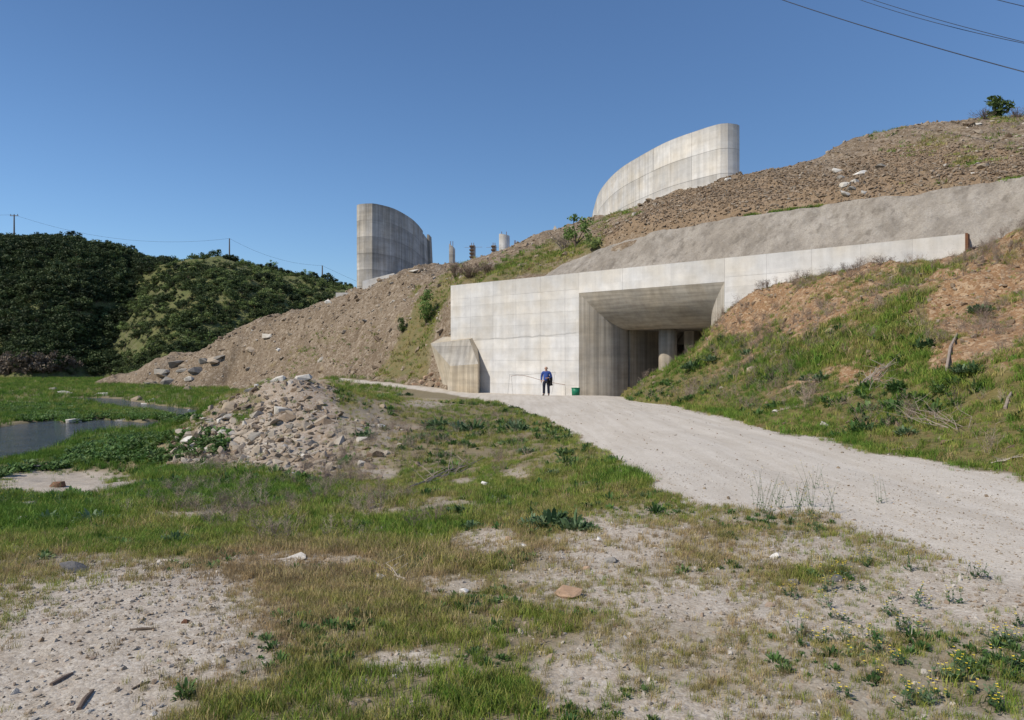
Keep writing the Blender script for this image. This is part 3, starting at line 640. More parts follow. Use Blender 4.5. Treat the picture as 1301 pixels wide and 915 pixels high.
# ------------------------------------------------------------------ spillway walls
def smooth_line(P, step):
    P = [np.array(p, float) for p in P]; out = []
    for i in range(len(P) - 1):
        p0, p1, p2, p3 = P[max(i - 1, 0)], P[i], P[i + 1], P[min(i + 2, len(P) - 1)]
        n = max(1, int(round(np.linalg.norm(p2 - p1) / step)))
        for j in range(n):
            t = j / n
            out.append(.5 * ((2 * p1) + (-p0 + p2) * t + (2 * p0 - 5 * p1 + 4 * p2 - p3) * t * t + (-p0 + 3 * p1 - 3 * p2 + p3) * t ** 3))
    out.append(P[-1]); return np.array(out)
def spill_wall(name, loc, label, outline, zb, zt, rowh, seglen, m, shown):
    """outline: plan polyline running outer face - nose - inner face; body prism plus formwork panels on the faces in view"""
    t = empty(name, loc, label, 'concrete wall', 'curved spillway walls on the hill')
    ln = smooth_line(outline, .45)
    tang = np.gradient(ln, axis=0); nrm = np.c_[tang[:, 1], -tang[:, 0]]; nrm /= np.linalg.norm(nrm, axis=1)[:, None]
    c = ln.mean(0)
    if ((ln[len(ln) // 2 - 1] - c) * nrm[len(ln) // 2 - 1]).sum() < 0: nrm = -nrm
    core = ln - nrm * .015
    n = len(core)
    v = [(x, y, zb) for x, y in core] + [(x, y, zt - .02) for x, y in core]
    f = [(i, i + 1, n + i + 1, n + i) for i in range(n - 1)] + [(n - 1, 0, n, 2 * n - 1)]
    bm = bmesh.new(); vs = [bm.verts.new(p) for p in v]
    for q in f: bm.faces.new([vs[i] for i in q])
    top = bm.faces.new(vs[n:]); bmesh.ops.triangulate(bm, faces=[top]); bmesh.ops.recalc_face_normals(bm, faces=bm.faces)
    me = bpy.data.meshes.new('wall_core'); off = Vector(loc)
    for q in bm.verts: q.co -= off
    bm.to_mesh(me); bm.free(); me.materials.append(m); o = bpy.data.objects.new('wall_core', me); COL.objects.link(o); o.parent = t
    arc = np.r_[0, np.cumsum(np.linalg.norm(np.diff(ln, axis=0), axis=1))]
    i0 = int(shown * n)
    rows = []; z = zt
    while z > zb: rows.append((max(zb, z - rowh), z)); z -= rowh
    i = i0
    while i < n - 2:
        j = i + 1
        while j < n - 1 and arc[j] - arc[i] < seglen: j += 1
        for a, b in rows:
            dp = R.rand() * .006
            P = ln[i:j + 1] + nrm[i:j + 1] * dp; Q = ln[i:j + 1] - nrm[i:j + 1] * .07
            d0 = (P[1] - P[0]); d0 = d0 / np.linalg.norm(d0) * .015; d1 = (P[-1] - P[-2]); d1 = d1 / np.linalg.norm(d1) * .015
            P[0] += d0; Q[0] += d0; P[-1] -= d1; Q[-1] -= d1
            kx = len(P); z0, z1 = a + .013, b - (.013 if b < zt else 0)
            vv = [(x, y, z0) for x, y in P] + [(x, y, z1) for x, y in P] + [(x, y, z0) for x, y in Q] + [(x, y, z1) for x, y in Q]
            ff = []
            for q in range(kx - 1):
                ff += [(q, q + 1, kx + q + 1, kx + q), (kx + q, kx + q + 1, 3 * kx + q + 1, 3 * kx + q), (2 * kx + q, 2 * kx + q + 1, q + 1, q)]
            ff += [(0, kx, 3 * kx, 2 * kx), (kx - 1, 3 * kx - 1, 4 * kx - 1, 2 * kx - 1)]
            mesh_obj('concrete_panel', vv, ff, m, t)
        i = j
    return t
ZS = 22.5
right_outline = [(17.2,90),(16.3,80),(17.0,72),(18.6,67.6),(19.9,65.2),(20.35,63.9),(20.2,62.95),(19.5,62.5),(18.4,62.5),(16.9,64.3),(14.8,67.7),(12.95,72.9),(11.85,76.9),(11.15,81.9),(10.85,88.8),(11.3,98),(11.8,105)]
spill_wall('spillway_wall', (15, 70, 16), 'tall pale curved concrete wall on the hill above the sprayed concrete slope', right_outline, 14, ZS, 2.2, 2.6, M['conc_tower2'], .26)
left_outline = [(-17.2,122),(-18.0,112),(-19.6,103),(-20.7,98),(-21.0,96.2),(-20.75,95.1),(-19.9,94.5),(-19.0,94.35),(-18.1,94.6),(-16.25,97.6),(-14.95,103.6),(-14.5,109),(-14.4,114.5)]
lw = spill_wall('spillway_wall', (-18, 100, 10), 'tall weathered grey curved concrete wall on top of the tip, left of the piers', left_outline, 7, ZS, 2.2, 2.6, M['conc_tower'], .26)
mb = MB(); mb.hexa([(-14.9, 114.4, 9), (-13.9, 114.4, 9), (-13.9, 124, 9), (-14.9, 124, 9), (-14.9, 114.4, ZS - .5), (-14.25, 114.4, ZS - .5), (-14.25, 124, ZS - .5), (-14.9, 124, ZS - .5)]); mb.build('tail_wall', M['conc_tower'], lw)
mb = MB(); mb.hexa([(-14.3, 119, 9), (-13.1, 119, 9), (-13.1, 121, 9), (-14.3, 121, 9), (-14.3, 119, ZS + .25), (-13.95, 119, ZS + .25), (-13.75, 121, ZS + .1), (-14.3, 121, ZS + .1)]); mb.build('tail_rib', M['conc_dark'], lw)
mb = MB(); a, b = U(461, 369, 93.6), U(501, 350, 93.2)
mb.hexa([(a[0], 93.3, 8), (b[0], 93.0, 8), (b[0], 95.5, 8), (a[0], 95.5, 8), (a[0] , 93.4, 12.05), (b[0], 93.1, 13.1), (b[0], 95.5, 13.1), (a[0], 95.5, 12.05)])
tag(mb.build('plinth', M['conc'], None), 'low pale sloping concrete plinth at the foot of the weathered curved wall', 'concrete plinth')
a = U(437, 372, 95); mb = MB(); mb.box(a[0] - 1.0, a[0] + 1.0, 94.6, 96.2, 8.5, 10.65)
tag(mb.build('concrete_block', M['conc'], None), 'small pale concrete block on the ridge of the tip, left of the tall weathered wall', 'concrete block')
M['form'] = flat('formwork_wood', (.27, .185, .125), .9)
# spillway piers with rebar and climbing brackets
def pier(px0, px1, ptop, Yd, brackets, label, m='conc_tower', round_=False, slant=0.):
    x0, _, zt = U(px0, ptop, Yd); x1 = U(px1, ptop, Yd)[0]
    t = empty('concrete_pier', ((x0 + x1) / 2, Yd, 9), label, 'concrete pier', 'unfinished piers between the spillway walls')
    wv = x1 - x0; mb = MB()
    if round_:
        pl = [(x0 + wv * .5 + wv * .5 * math.cos(q), Yd + .45 * wv * math.sin(q)) for q in np.linspace(math.pi, 2 * math.pi, 12)] + [(x1, Yd + 5), (x0 + .5, Yd + 5)]
    else: pl = [(x0, Yd), (x1 - .25, Yd), (x1, Yd + .25), (x1, Yd + 2.2), (x0, Yd + 2.2)]
    n = len(pl); mb.add([(x, y, 9) for x, y in pl] + [(x, y, zt - slant * (x - x0) / wv - (.35 * (x - x0) / wv if round_ else 0)) for x, y in pl], [(i, (i + 1) % n, n + (i + 1) % n, n + i) for i in range(n)] + [tuple(range(n, 2 * n))])
    mb.build('shaft', M[m], t)
    if brackets:
        zz_ = zt - .1
        for k_ in range(brackets):
            mb = MB(); z = zz_ - k_ * .62
            mb.hexa([(x0 - .12, Yd - .45, z - .20), (x1 - .2, Yd - .45, z - .20), (x1 - .2, Yd - .02, z - .32), (x0 - .12, Yd - .02, z - .32), (x0 - .16, Yd - .5, z - .06), (x1 - .16, Yd - .5, z - .06), (x1 - .16, Yd - .02, z - .18), (x0 - .16, Yd - .02, z - .18)])
            mb.build('formwork_bracket', M['form'], t)
        mb = MB(); mb.tube([(x0 - 1.0, Yd - .3, zz_ - .35), (x1 + 1.3, Yd - .3, zz_ - .3)], .025, 5); mb.build('guard_rail', M['form'], t)
    for q in (.25, .7):
        mb = MB(); mb.tube([(x0 + wv * q, Yd + .5, zt - .6), (x0 + wv * q, Yd + .5, zt + .5)], .05, 5); mb.build('rebar', M['rust'], t)
    return t
pier(570.5, 577, 309, 125, 0, 'leftmost bare concrete pier, cut slantwise at its top', slant=.7)
pier(597.5, 603.5, 311, 125, 7, 'concrete pier with rusty formwork brackets, standing left of its bracketed twin')
pier(625, 630.5, 311, 125, 7, 'concrete pier with rusty formwork brackets, right beside the round pale pier', 'conc_tower')
pier(634, 647.5, 297, 118, 0, 'stout round fronted pale concrete pier, tallest of the row', 'conc_tower2', True)
pier(653, 656, 308, 122, 0, 'thin short dark pier stub at the right end of the row', 'conc_dark')
# ------------------------------------------------------------------ plants: meshes and leaf materials
def leaf_mat(name, ramp, inst=True, transl=.3, rough=.65, rnd=.35):
    t = NT(name)
    x = t.attr('tone', 'INSTANCER') if inst else t.rand()
    r = t.n('ShaderNodeObjectInfo').outputs['Random']
    col = t.ramp(x, ramp)
    nz = t.noise(t.pos(), 5.0, 2)
    k = t.math('MULTIPLY', t.rng(r, 0, 1, 1 - rnd, 1 + rnd), t.rng(nz, .3, .7, .8, 1.2))
    col = t.mix(1.0, col, t.n('ShaderNodeCombineColor', Red=k, Green=k, Blue=k).outputs[0], 'MULTIPLY')
    t.out(col, rough); t.b.inputs['Specular IOR Level'].default_value = .2
    tr = t.n('ShaderNodeBsdfTranslucent', Color=col); mx = t.n('ShaderNodeMixShader', Fac=transl, i1=t.b.outputs[0], i2=tr.outputs[0])
    o = t.t.nodes['Material Output']; t.t.links.new(mx.outputs[0], o.inputs[0]); return t.m
M['grass'] = leaf_mat('grass_blade', [(0, (.068, .150, .019)), (.3, (.140, .230, .034)), (.5, (.23, .27, .055)), (.68, (.32, .285, .09)), (.88, (.42, .34, .18)), (1, (.28, .17, .10))])
M['weed'] = leaf_mat('weed_leaf', [(0, (.055, .115, .03)), (.5, (.10, .175, .05)), (1, (.17, .235, .10))], rnd=.3)
M['weed1'] = leaf_mat('thistle_leaf', [(0, (.06, .115, .042)), (.5, (.095, .16, .065)), (1, (.15, .21, .115))], False, rnd=.15)
M['oak'] = leaf_mat('oak_leaf', [(0, (.028, .043, .017)), (.6, (.042, .060, .023)), (1, (.065, .085, .032))], False, .15)
M['shrub'] = leaf_mat('shrub_leaf', [(0, (.07, .11, .03)), (.5, (.11, .165, .042)), (1, (.18, .225, .08))], False, .25)
M['scrub'] = leaf_mat('scrub_leaf', [(0, (.030, .046, .018)), (.35, (.060, .085, .029)), (.6, (.135, .18, .055)), (.85, (.19, .235, .085)), (1, (.15, .12, .09))], True, .15)
M['springleaf'] = leaf_mat('spring_leaf', [(0, (.10, .17, .045)), (1, (.14, .21, .06))], False, .3)
M['twig'] = flat('dead_twig', (.30, .245, .20), .9); M['darktwig'] = flat('dark_twig', (.15, .11, .085), .9); M['bark'] = flat('bark', (.12, .09, .065), .95); M['silver'] = flat('bleached_wood', (.36, .315, .265), .9)
M['purpletwig'] = leaf_mat('dry_stem', [(0, (.20, .15, .125)), (.5, (.29, .225, .175)), (1, (.37, .31, .23))], True, .1)
M['petal'] = flat('yellow_petal', (.75, .58, .05), .7)

def kind_obj(name, v, f, mats, fm=None):
    me = bpy.data.meshes.new(name); me.from_pydata([tuple(map(float, p)) for p in v], [], f); 
    for m in mats: me.materials.append(m)
    if fm: me.polygons.foreach_set('material_index', fm)
    me.update(); return bpy.data.objects.new(name, me)
def tuft(rs, n=20, spread=.5, wid=.03, lean=.5, hmin=.45):
    v, f = [], []
    for _ in range(n):
        a = rs.rand() * 6.283; r = spread * math.sqrt(rs.rand()) * .55; bx, by = r * math.cos(a), r * math.sin(a)
        h = hmin + (1 - hmin) * rs.rand(); la = rs.rand() * 6.283; ln = lean * (.2 + .8 * rs.rand()) * h; w = wid * (.6 + .8 * rs.rand())
        pa = rs.rand() * 3.14; wx, wy = w * math.cos(pa), w * math.sin(pa); dx, dy = ln * math.cos(la), ln * math.sin(la); k = len(v)
        v += [(bx - wx, by - wy, -.06), (bx + wx, by + wy, -.06), (bx + dx * .35 - wx * .7, by + dy * .35 - wy * .7, h * .6), (bx + dx * .35 + wx * .7, by + dy * .35 + wy * .7, h * .6), (bx + dx, by + dy, h)]
        f += [(k, k + 1, k + 3, k + 2), (k + 2, k + 3, k + 4)]
    return v, f
def rosette(rs, n=16, ln=1.0, wd=.22, up=.6, folds=True):
    v, f = [], []
    for i in range(n):
        a = 6.283 * i / n * 2.4 + rs.rand(); e = up * (.3 + .9 * rs.rand()); l = ln * (.55 + .5 * rs.rand()); w = wd * (.7 + .6 * rs.rand()) * l
        ca, sa = math.cos(a), math.sin(a); k = len(v); pts = []
        for (t, ww, hh) in ((0, .25, 0), (.35, 1, 1), (.7, .8, 1.25), (1, .06, .85)):
            r = l * t * math.cos(e * .8); z = l * .62 * math.sin(e) * hh * min(1, t * 2.2)
            jw = w * ww * (.85 + .3 * rs.rand())
            pts += [(r * ca - sa * jw, r * sa + ca * jw, z + .04 * rs.rand()), (r * ca, r * sa, z - .05 * l * (ww > .5)), (r * ca + sa * jw, r * sa - ca * jw, z + .04 * rs.rand())]
        v += pts
        for q in range(3):
            b = k + 3 * q; f += [(b, b + 1, b + 4, b + 3), (b + 1, b + 2, b + 5, b + 4)]
    return v, f
def leafclump(rs, n=46, ln=1.0, wd=.09, rad=.5, up=1.0):
    v, f = [], []
    for i in range(n):
        q = rs.rand() ** .6; a0 = rs.rand() * 6.283; bx, by = rad * q * math.cos(a0), rad * q * math.sin(a0); a = a0 + rs.randn() * .7
        l = ln * (.45 + .6 * rs.rand()) * (1.1 - .45 * q); e = 1.25 - .75 * q + .25 * rs.randn(); w = wd * (.6 + .8 * rs.rand()) * ln; k = len(v)
        ca, sa = math.cos(a), math.sin(a)
        for (t, ww, sg) in ((0, .5, 0), (.4, 1, .06), (.75, .8, .02), (1, .05, -.14)):
            r = l * t * math.cos(e); z = l * (t * math.sin(e) + sg) * up - .03
            v += [(bx + r * ca - sa * w * ww, by + r * sa + ca * w * ww, z), (bx + r * ca + sa * w * ww, by + r * sa - ca * w * ww, z + .03 * l * rs.randn())]
        for s_ in range(3): b = k + 2 * s_; f.append((b, b + 1, b + 3, b + 2))
    return v, f
def twigs(rs, n=16, h=1.0, spread=.6, w=.010, br=4, arch=0.):
    v, f = [], []
    def rib(p, q, w0, w1):
        p, q = np.array(p), np.array(q); d = q - p; s = np.cross(d, rs.randn(3)); s = s / (np.linalg.norm(s) + 1e-9); k = len(v)
        s2 = np.cross(d, s); s2 = s2 / (np.linalg.norm(s2) + 1e-9)
        for t_ in range(3):
            o = s * math.cos(t_ * 2.094) + s2 * math.sin(t_ * 2.094); v.append(tuple(p + o * w0)); 
        for t_ in range(3):
            o = s * math.cos(t_ * 2.094) + s2 * math.sin(t_ * 2.094); v.append(tuple(q + o * w1))
        for t_ in range(3): f.append((k + t_, k + (t_ + 1) % 3, k + 3 + (t_ + 1) % 3, k + 3 + t_))
    for _ in range(n):
        a = rs.rand() * 6.283; hh = h * (.5 + .5 * rs.rand()); d = np.array((math.cos(a) * spread, math.sin(a) * spread, 0)) * rs.rand()
        p = np.array((d[0] * .15, d[1] * .15, -.03)); segs = 4; prev = p
        for s_ in range(1, segs + 1):
            t_ = s_ / segs
            q = np.array((d[0] * (.15 + .85 * t_), d[1] * (.15 + .85 * t_), hh * (t_ - arch * t_ * t_))) + rs.randn(3) * .03 * h
            rib(prev, q, w * (1.2 - t_ * .8), w * (1.2 - t_ * .8) * .8)
            if s_ > 1:
                for _b in range(br // 2 + (rs.rand() < .5)):
                    e = q + np.array((rs.randn() * .16, rs.randn() * .16, .10 + .12 * rs.rand())) * h; rib(q, e, w * .55, w * .2)
            prev = q
    return v, f
def crown(rs, n=900, rx=1., rz=.8, leaf=.13, clumps=14, trunk=True, hbase=.25, cl=.42):
    """leaf faces gathered in clumps through the crown's volume, on a tapered trunk with limbs; unit radius"""
    v, f, fm = [], [], []
    cs = []
    for _ in range(clumps):
        d = rs.randn(3); d /= np.linalg.norm(d); r = .35 + .55 * rs.rand() ** .5
        cs.append((d * r * np.array((rx, rx, rz)) + (0, 0, hbase + rz * .95), cl * (.6 + .6 * rs.rand())))
    if trunk:
        mb = MB(); mb.tube([(0, 0, -.25), (.02, .01, hbase * .6), (.03, -.02, hbase + rz * .6)], [.085, .065, .035], 7)
        for c, _ in cs[::2]: mb.tube([(.02, 0, hbase * .7), tuple(c * .55 + np.array((0, 0, hbase * .3))), tuple(c)], [.04, .025, .008], 4, False)
        v += mb.v; f += mb.f; fm += [1] * len(mb.f)
    for i in range(n):
        c, r = cs[rs.randint(len(cs))]; d = rs.randn(3); d /= np.linalg.norm(d); p = c + d * r * (rs.rand() ** .4) * np.array((1, 1, .8))
        if p[2] < .04: p[2] = .04 + .1 * rs.rand()
        u = rs.randn(3); u /= np.linalg.norm(u); w = np.cross(u, d + rs.randn(3) * .6); w /= (np.linalg.norm(w) + 1e-9)
        s = leaf * (.6 + .8 * rs.rand()); k = len(v)
        v += [tuple(p - u * s), tuple(p + w * s * .45), tuple(p + u * s), tuple(p - w * s * .45)]; f.append((k, k + 1, k + 2, k + 3)); fm.append(0)
    return v, f, fm
def rockv(rs, n=16, sx=1., sy=1., sz=.7):
    bm = bmesh.new()
    for _ in range(n):
        d = rs.randn(3); d /= (np.abs(d) ** 5).sum() ** .2; d *= (.75 + .25 * rs.rand()); bm.verts.new((d[0] * sx, d[1] * sy, d[2] * sz))
    bmesh.ops.convex_hull(bm, input=bm.verts)
    for q in [q for q in bm.verts if not q.link_faces]: bm.verts.remove(q)
    bm.verts.index_update(); v = [tuple(q.co) for q in bm.verts]; f = [tuple(q.index for q in fc.verts) for fc in bm.faces]; bm.free(); return v, f
def rock_mat(name, inst, stops):
    t = NT(name); x = t.attr('tone', 'INSTANCER') if inst else t.rand(); p = t.pos()
    n1 = t.noise(p, 3.5 if not inst else 5, 5, .65); n2 = t.noise(p, 28, 4, .6)
    col = t.ramp(x, stops); col = t.mix(t.rng(n1, .3, .7), t.mix(1, col, (.72, .70, .66), 'MULTIPLY'), col); col = t.mix(t.rng(n2, .55, .75, 0, .35), col, tuple(min(1, c * 1.4) for c in stops[len(stops) // 2][1]))
    t.bump(t.math('ADD', n1, t.math('MULTIPLY', n2, .4)), .6, .03); return t.out(col, .93)
M['stone'] = rock_mat('loose_stone', True, [(0, (.19, .135, .088)), (.35, (.27, .21, .152)), (.6, (.345, .295, .235)), (.8, (.40, .365, .32)), (.93, (.52, .49, .445)), (1, (.24, .15, .09))])
M['rock_pale'] = rock_mat('pale_rock', False, [(0, (.50, .47, .42)), (1, (.58, .55, .50))])
M['rock_white'] = rock_mat('white_slab', False, [(0, (.64, .62, .58)), (1, (.70, .68, .64))])
M['rock_grey'] = rock_mat('grey_rock', False, [(0, (.21, .195, .175)), (1, (.31, .29, .26))])
M['rock_dark'] = rock_mat('dark_rock', False, [(0, (.14, .135, .13)), (1, (.2, .19, .18))])
M['rock_rust'] = rock_mat('rusty_rock', False, [(0, (.37, .25, .17)), (1, (.43, .31, .22))])
M['rock_brown'] = rock_mat('brown_rock', False, [(0, (.15, .075, .045)), (1, (.20, .11, .07))])
M['rock_buff'] = rock_mat('buff_rock', False, [(0, (.34, .275, .20)), (1, (.42, .35, .27))])

# ------------------------------------------------------------------ scatter: one object of kind stuff with instances
def scatter(name, pos, rotz, scl, tone, kinds, tilt=None, label=None):
    n = len(pos)
    me = bpy.data.meshes.new(name); me.vertices.add(n); me.vertices.foreach_set('co', np.asarray(pos, np.float32).ravel())
    rot = np.zeros((n, 3), np.float32); rot[:, 2] = rotz
    if tilt is not None: rot[:, :2] = tilt
    for nm, ty, val in (('rot', 'FLOAT_VECTOR', rot), ('scl', 'FLOAT_VECTOR', scl if np.ndim(scl) == 2 else np.repeat(np.asarray(scl)[:, None], 3, 1)), ('tone', 'FLOAT', tone)):
        a = me.attributes.new(nm, ty, 'POINT'); a.data.foreach_set('vector' if ty == 'FLOAT_VECTOR' else 'value', np.asarray(val, np.float32).ravel())
    a = me.attributes.new('pick', 'INT', 'POINT'); a.data.foreach_set('value', np.random.RandomState(n).randint(0, len(kinds), n).astype(np.int32))
    o = bpy.data.objects.new(name, me); COL.objects.link(o); tag(o, kind='stuff')
    c = bpy.data.collections.new(name + '_kinds')
    for i, k in enumerate(kinds): k.name = '%s_kind_%02d' % (name, i); c.objects.link(k)
    g = bpy.data.node_groups.new(name, 'GeometryNodeTree')
    g.interface.new_socket('Geometry', in_out='INPUT', socket_type='NodeSocketGeometry'); g.interface.new_socket('Geometry', in_out='OUTPUT', socket_type='NodeSocketGeometry')
    N = g.nodes; gi = N.new('NodeGroupInput'); go = N.new('NodeGroupOutput'); ip = N.new('GeometryNodeInstanceOnPoints'); ci = N.new('GeometryNodeCollectionInfo')
    ci.inputs['Collection'].default_value = c; ci.inputs['Separate Children'].default_value = True; ci.inputs['Reset Children'].default_value = True
    ip.inputs['Pick Instance'].default_value = True
    def na(nm, ty):
        q = N.new('GeometryNodeInputNamedAttribute'); q.data_type = ty; q.inputs['Name'].default_value = nm; return q.outputs[0]
    g.links.new(gi.outputs[0], ip.inputs['Points']); g.links.new(ci.outputs[0], ip.inputs['Instance'])
    g.links.new(na('pick', 'INT'), ip.inputs['Instance Index']); g.links.new(na('rot', 'FLOAT_VECTOR'), ip.inputs['Rotation']); g.links.new(na('scl', 'FLOAT_VECTOR'), ip.inputs['Scale'])
    g.links.new(ip.outputs[0], go.inputs[0])
    md = o.modifiers.new('scatter', 'NODES'); md.node_group = g
    return o
rs = np.random.RandomState(21)
def kinds_of(fn, mats, num, *a, **k):
    out = []
    for _ in range(num):
        r = fn(rs, *a, **k); out.append(kind_obj('k', r[0], r[1], mats if isinstance(mats, list) else [mats], r[2] if len(r) > 2 else None))
    return out
def sample(n, a0, a1, y0, y1):       # even in area over a wedge in front of the camera
    y = np.sqrt(y0 * y0 + (y1 * y1 - y0 * y0) * rs.rand(n)); return (a0 + (a1 - a0) * rs.rand(n)) * y, y
# ------------------------------------------------------------------ grass and loose stones (nobody could count them)
def hidden1(x, y):                   # inside the wall, or under the embankment / the tip
    s, n = to_sn(x, y); return (n > -.1) & (s > S0)
P_, S_, T_ = [], [], []
for (y0, y1, dens, h0, h1) in [(2.4, 5.5, 1000, .032, .095), (5.5, 9, 560, .042, .13), (9, 16, 190, .05, .19), (16, 30, 62, .09, .28), (30, 60, 11, .2, .42), (60, 145, 3.0, .25, .55)]:
    n = int(dens * .5 * 2.75 * (y1 * y1 - y0 * y0)) ; x, y = sample(n, -1.6, 1.15, y0, y1)
    z = H1(x, y); c, d, r = veg1(x, y, z); px, py = proj(x, y, z)
    patch = fbm(x, y, .42, 3, 91); c2 = c * (.30 + 1.1 * sstep(-.32, .32, patch + .6 * fbm(x, y, 1.7, 3, 94)))
    k = (rs.rand(n) < c2) & ~hidden1(x, y) & (riverdepth(x, y) < .25) & (px > -800) & (px < 1700) & ~((x > 6.6) & (H3(x, y) > z + .15)) & ((y < 40) | (x < -8)) & ((y < 50) | (H2(x, y) < z + .2))
    x, y, z, c, d, patch, py = [q[k] for q in (x, y, z, c, d, patch, py)]
    lush = sstep(.5, .95, c); bank = blob(*proj(x, y, z), 610, 560, 190, 80, .6)
    h = (h0 + (h1 - h0) * (.25 * rs.rand(len(x)) + .75 * lush * (.45 + .55 * rs.rand(len(x)))))
    h = h * (1 - .45 * bank)
    P_.append(np.c_[x, y, z]); S_.append(np.c_[h * 1.15, h * 1.15, h * (.8 + .5 * rs.rand(len(x)))])
    base = .27 - .07 * lush * sstep(9, 18, y) + .30 * sstep(10, 6.5, y) * (1 - .25 * lush) + .06 * (1 - lush) + .30 * fbm(x, y, 1.3, 3, 96) + .18 * fbm(x, y, 6, 3, 88)
    base = base + .20 * bank
    T_.append(np.clip(base + .42 * d * (1 - .4 * lush) + .13 * rs.randn(len(x)) + .30 * (rs.rand(len(x)) < .08 + .14 * (1 - lush)), 0, .93))
Pn, Sn, Tn = np.vstack(P_), np.vstack(S_), np.concatenate(T_)
scatter('meadow_grass', Pn, rs.rand(len(Pn)) * 6.28, Sn, Tn, kinds_of(tuft, M['grass'], 5, 16, 1.0, .028, .75))
print('meadow tufts', len(Pn))
# broad leaved weeds through the meadow and the slope left of the road
n = 16000; x, y = sample(n, -.85, .35, 6, 34); z = H1(x, y); c, d, r = veg1(x, y, z); px, py = proj(x, y, z)
k = (rs.rand(n) < c * sstep(.0, .4, fbm(x, y, 1.3, 4, 87)) * .9 * sstep(.4, .7, c)) & ~hidden1(x, y) & (riverdepth(x, y) < .2); x, y, z = x[k], y[k], z[k]
n2 = 30000; x2, y2 = sample(n2, -.5, .80, 3.2, 10); z2 = H1(x2, y2); c2_, d2, r2 = veg1(x2, y2, z2); k = (rs.rand(n2) < c2_ * sstep(.0, .4, fbm(x2, y2, .55, 4, 77)) * .45 * sstep(.3, .6, c2_)) & (r2 < .3) & ~((x2 > 6.4) & (H3(x2, y2) > z2)); x2, y2, z2 = x2[k], y2[k], z2[k]
sz = np.r_[(.07 + .20 * rs.rand(len(x)) ** 2) * (.55 + .45 * sstep(7, 16, y)), .025 + .06 * rs.rand(len(x2)) ** 2]; x, y, z = np.r_[x, x2], np.r_[y, y2], np.r_[z, z2]
scatter('meadow_weeds', np.c_[x, y, z], rs.rand(len(x)) * 6.28, sz, np.clip(.30 + .28 * rs.randn(len(x)), 0, 1), kinds_of(leafclump, M['weed'], 5, 30)); print('meadow weeds', len(x))
# embankment grass
n = 118000; x = 5 + 24 * rs.rand(n); y = 1 + 44 * rs.rand(n); z = H3(x, y); c = veg3(x, y, z); px, py = proj(x, y, z); s, nn_ = to_sn(x, y)
patch = fbm(x, y, .8, 3, 93)
k = (rs.rand(n) < np.clip(c * (.5 + .8 * sstep(-.4, .4, patch)), 0, 1) * (.32 + .55 * sstep(36, 14, y))) & (px < 3500) & ~((nn_ > -.15) & (s < S1 + .3)) & (z > H1(x, y) - .03) & (z > -.6)
x, y, z, c, px, py = [q[k] for q in (x, y, z, c, px, py)]
h = (.07 + .24 * rs.rand(len(x)) * c) * (.75 + .25 * sstep(10, 30, y)) * (.7 + .6 * sstep(.6, 1.6, z))
tone = np.clip(.30 + .15 * rs.randn(len(x)) + .25 * fbm(x, y, 1.5, 3, 92) + .22 * sstep(1.4, 3.6, z) + .20 * sstep(.5, .0, z) + .3 * (rs.rand(len(x)) < .1), 0, 1)
scatter('embankment_grass', np.c_[x, y, z], rs.rand(len(x)) * 6.28, np.c_[h * 1.2, h * 1.2, h], tone, kinds_of(tuft, M['grass'], 5, 18, 1.0, .03, .8)); print('emb tufts', len(x))
# weeds with broader leaves through the embankment and along the river bank
def leafy(name, pts, scl, tone, fn=rosette, **kw):
    scatter(name, pts, rs.rand(len(pts)) * 6.28, scl, tone, kinds_of(fn, M['weed'], 5, **kw))
n = 11000; x = 5.5 + 22 * rs.rand(n); y = 3 + 40 * rs.rand(n); z = H3(x, y); c = veg3(x, y, z); px, py = proj(x, y, z); s, nn_ = to_sn(x, y)
cl = fbm(x, y, 1.6, 3, 95)
k = (rs.rand(n) < sstep(.0, .45, cl) * sstep(.4, .9, c) * .75 * (z < 4.6)) & (px < 3000) & ~((nn_ > -.2) & (s < S1 + .3)) & (z > H1(x, y)); x, y, z = x[k], y[k], z[k]
leafy('embankment_weeds', np.c_[x, y, z], .12 + .22 * rs.rand(len(x)), np.clip(.35 + .25 * rs.randn(len(x)), 0, 1), fn=leafclump, n=30)
RB = [(95,572),(112,560),(150,556),(195,553),(255,546),(290,548),(285,575),(210,590),(120,588),(40,598),(-30,612),(-30,602),(20,597),(60,588)]
n = 30000; x, y = sample(n, -1.0, -.3, 18, 62); z = H1(x, y); px, py = proj(x, y, z)
q1 = 1 - sstep(-6, 5, sd_poly(px, py, RB)); q2 = np.maximum(blob(px, py, 60, 530, 40, 6), np.maximum(blob(px, py, 105, 534, 18, 5), np.maximum(blob(px, py, 175, 528, 50, 5), blob(px, py, 30, 518, 60, 8) * .5)))
q3 = .8 * blob(px, py, 225, 532, 30, 5)
k = (rs.rand(n) < np.maximum(q1, np.maximum(q2, q3)) * .8) & (riverdepth(x, y) < .45); x, y, z = x[k], y[k], z[k]
leafy('riverside_plants', np.c_[x, y, z], .20 + .22 * rs.rand(len(x)), np.clip(.45 + .22 * rs.randn(len(x)), 0, 1), n=12, wd=.2, up=1.0); print('river plants', len(x))
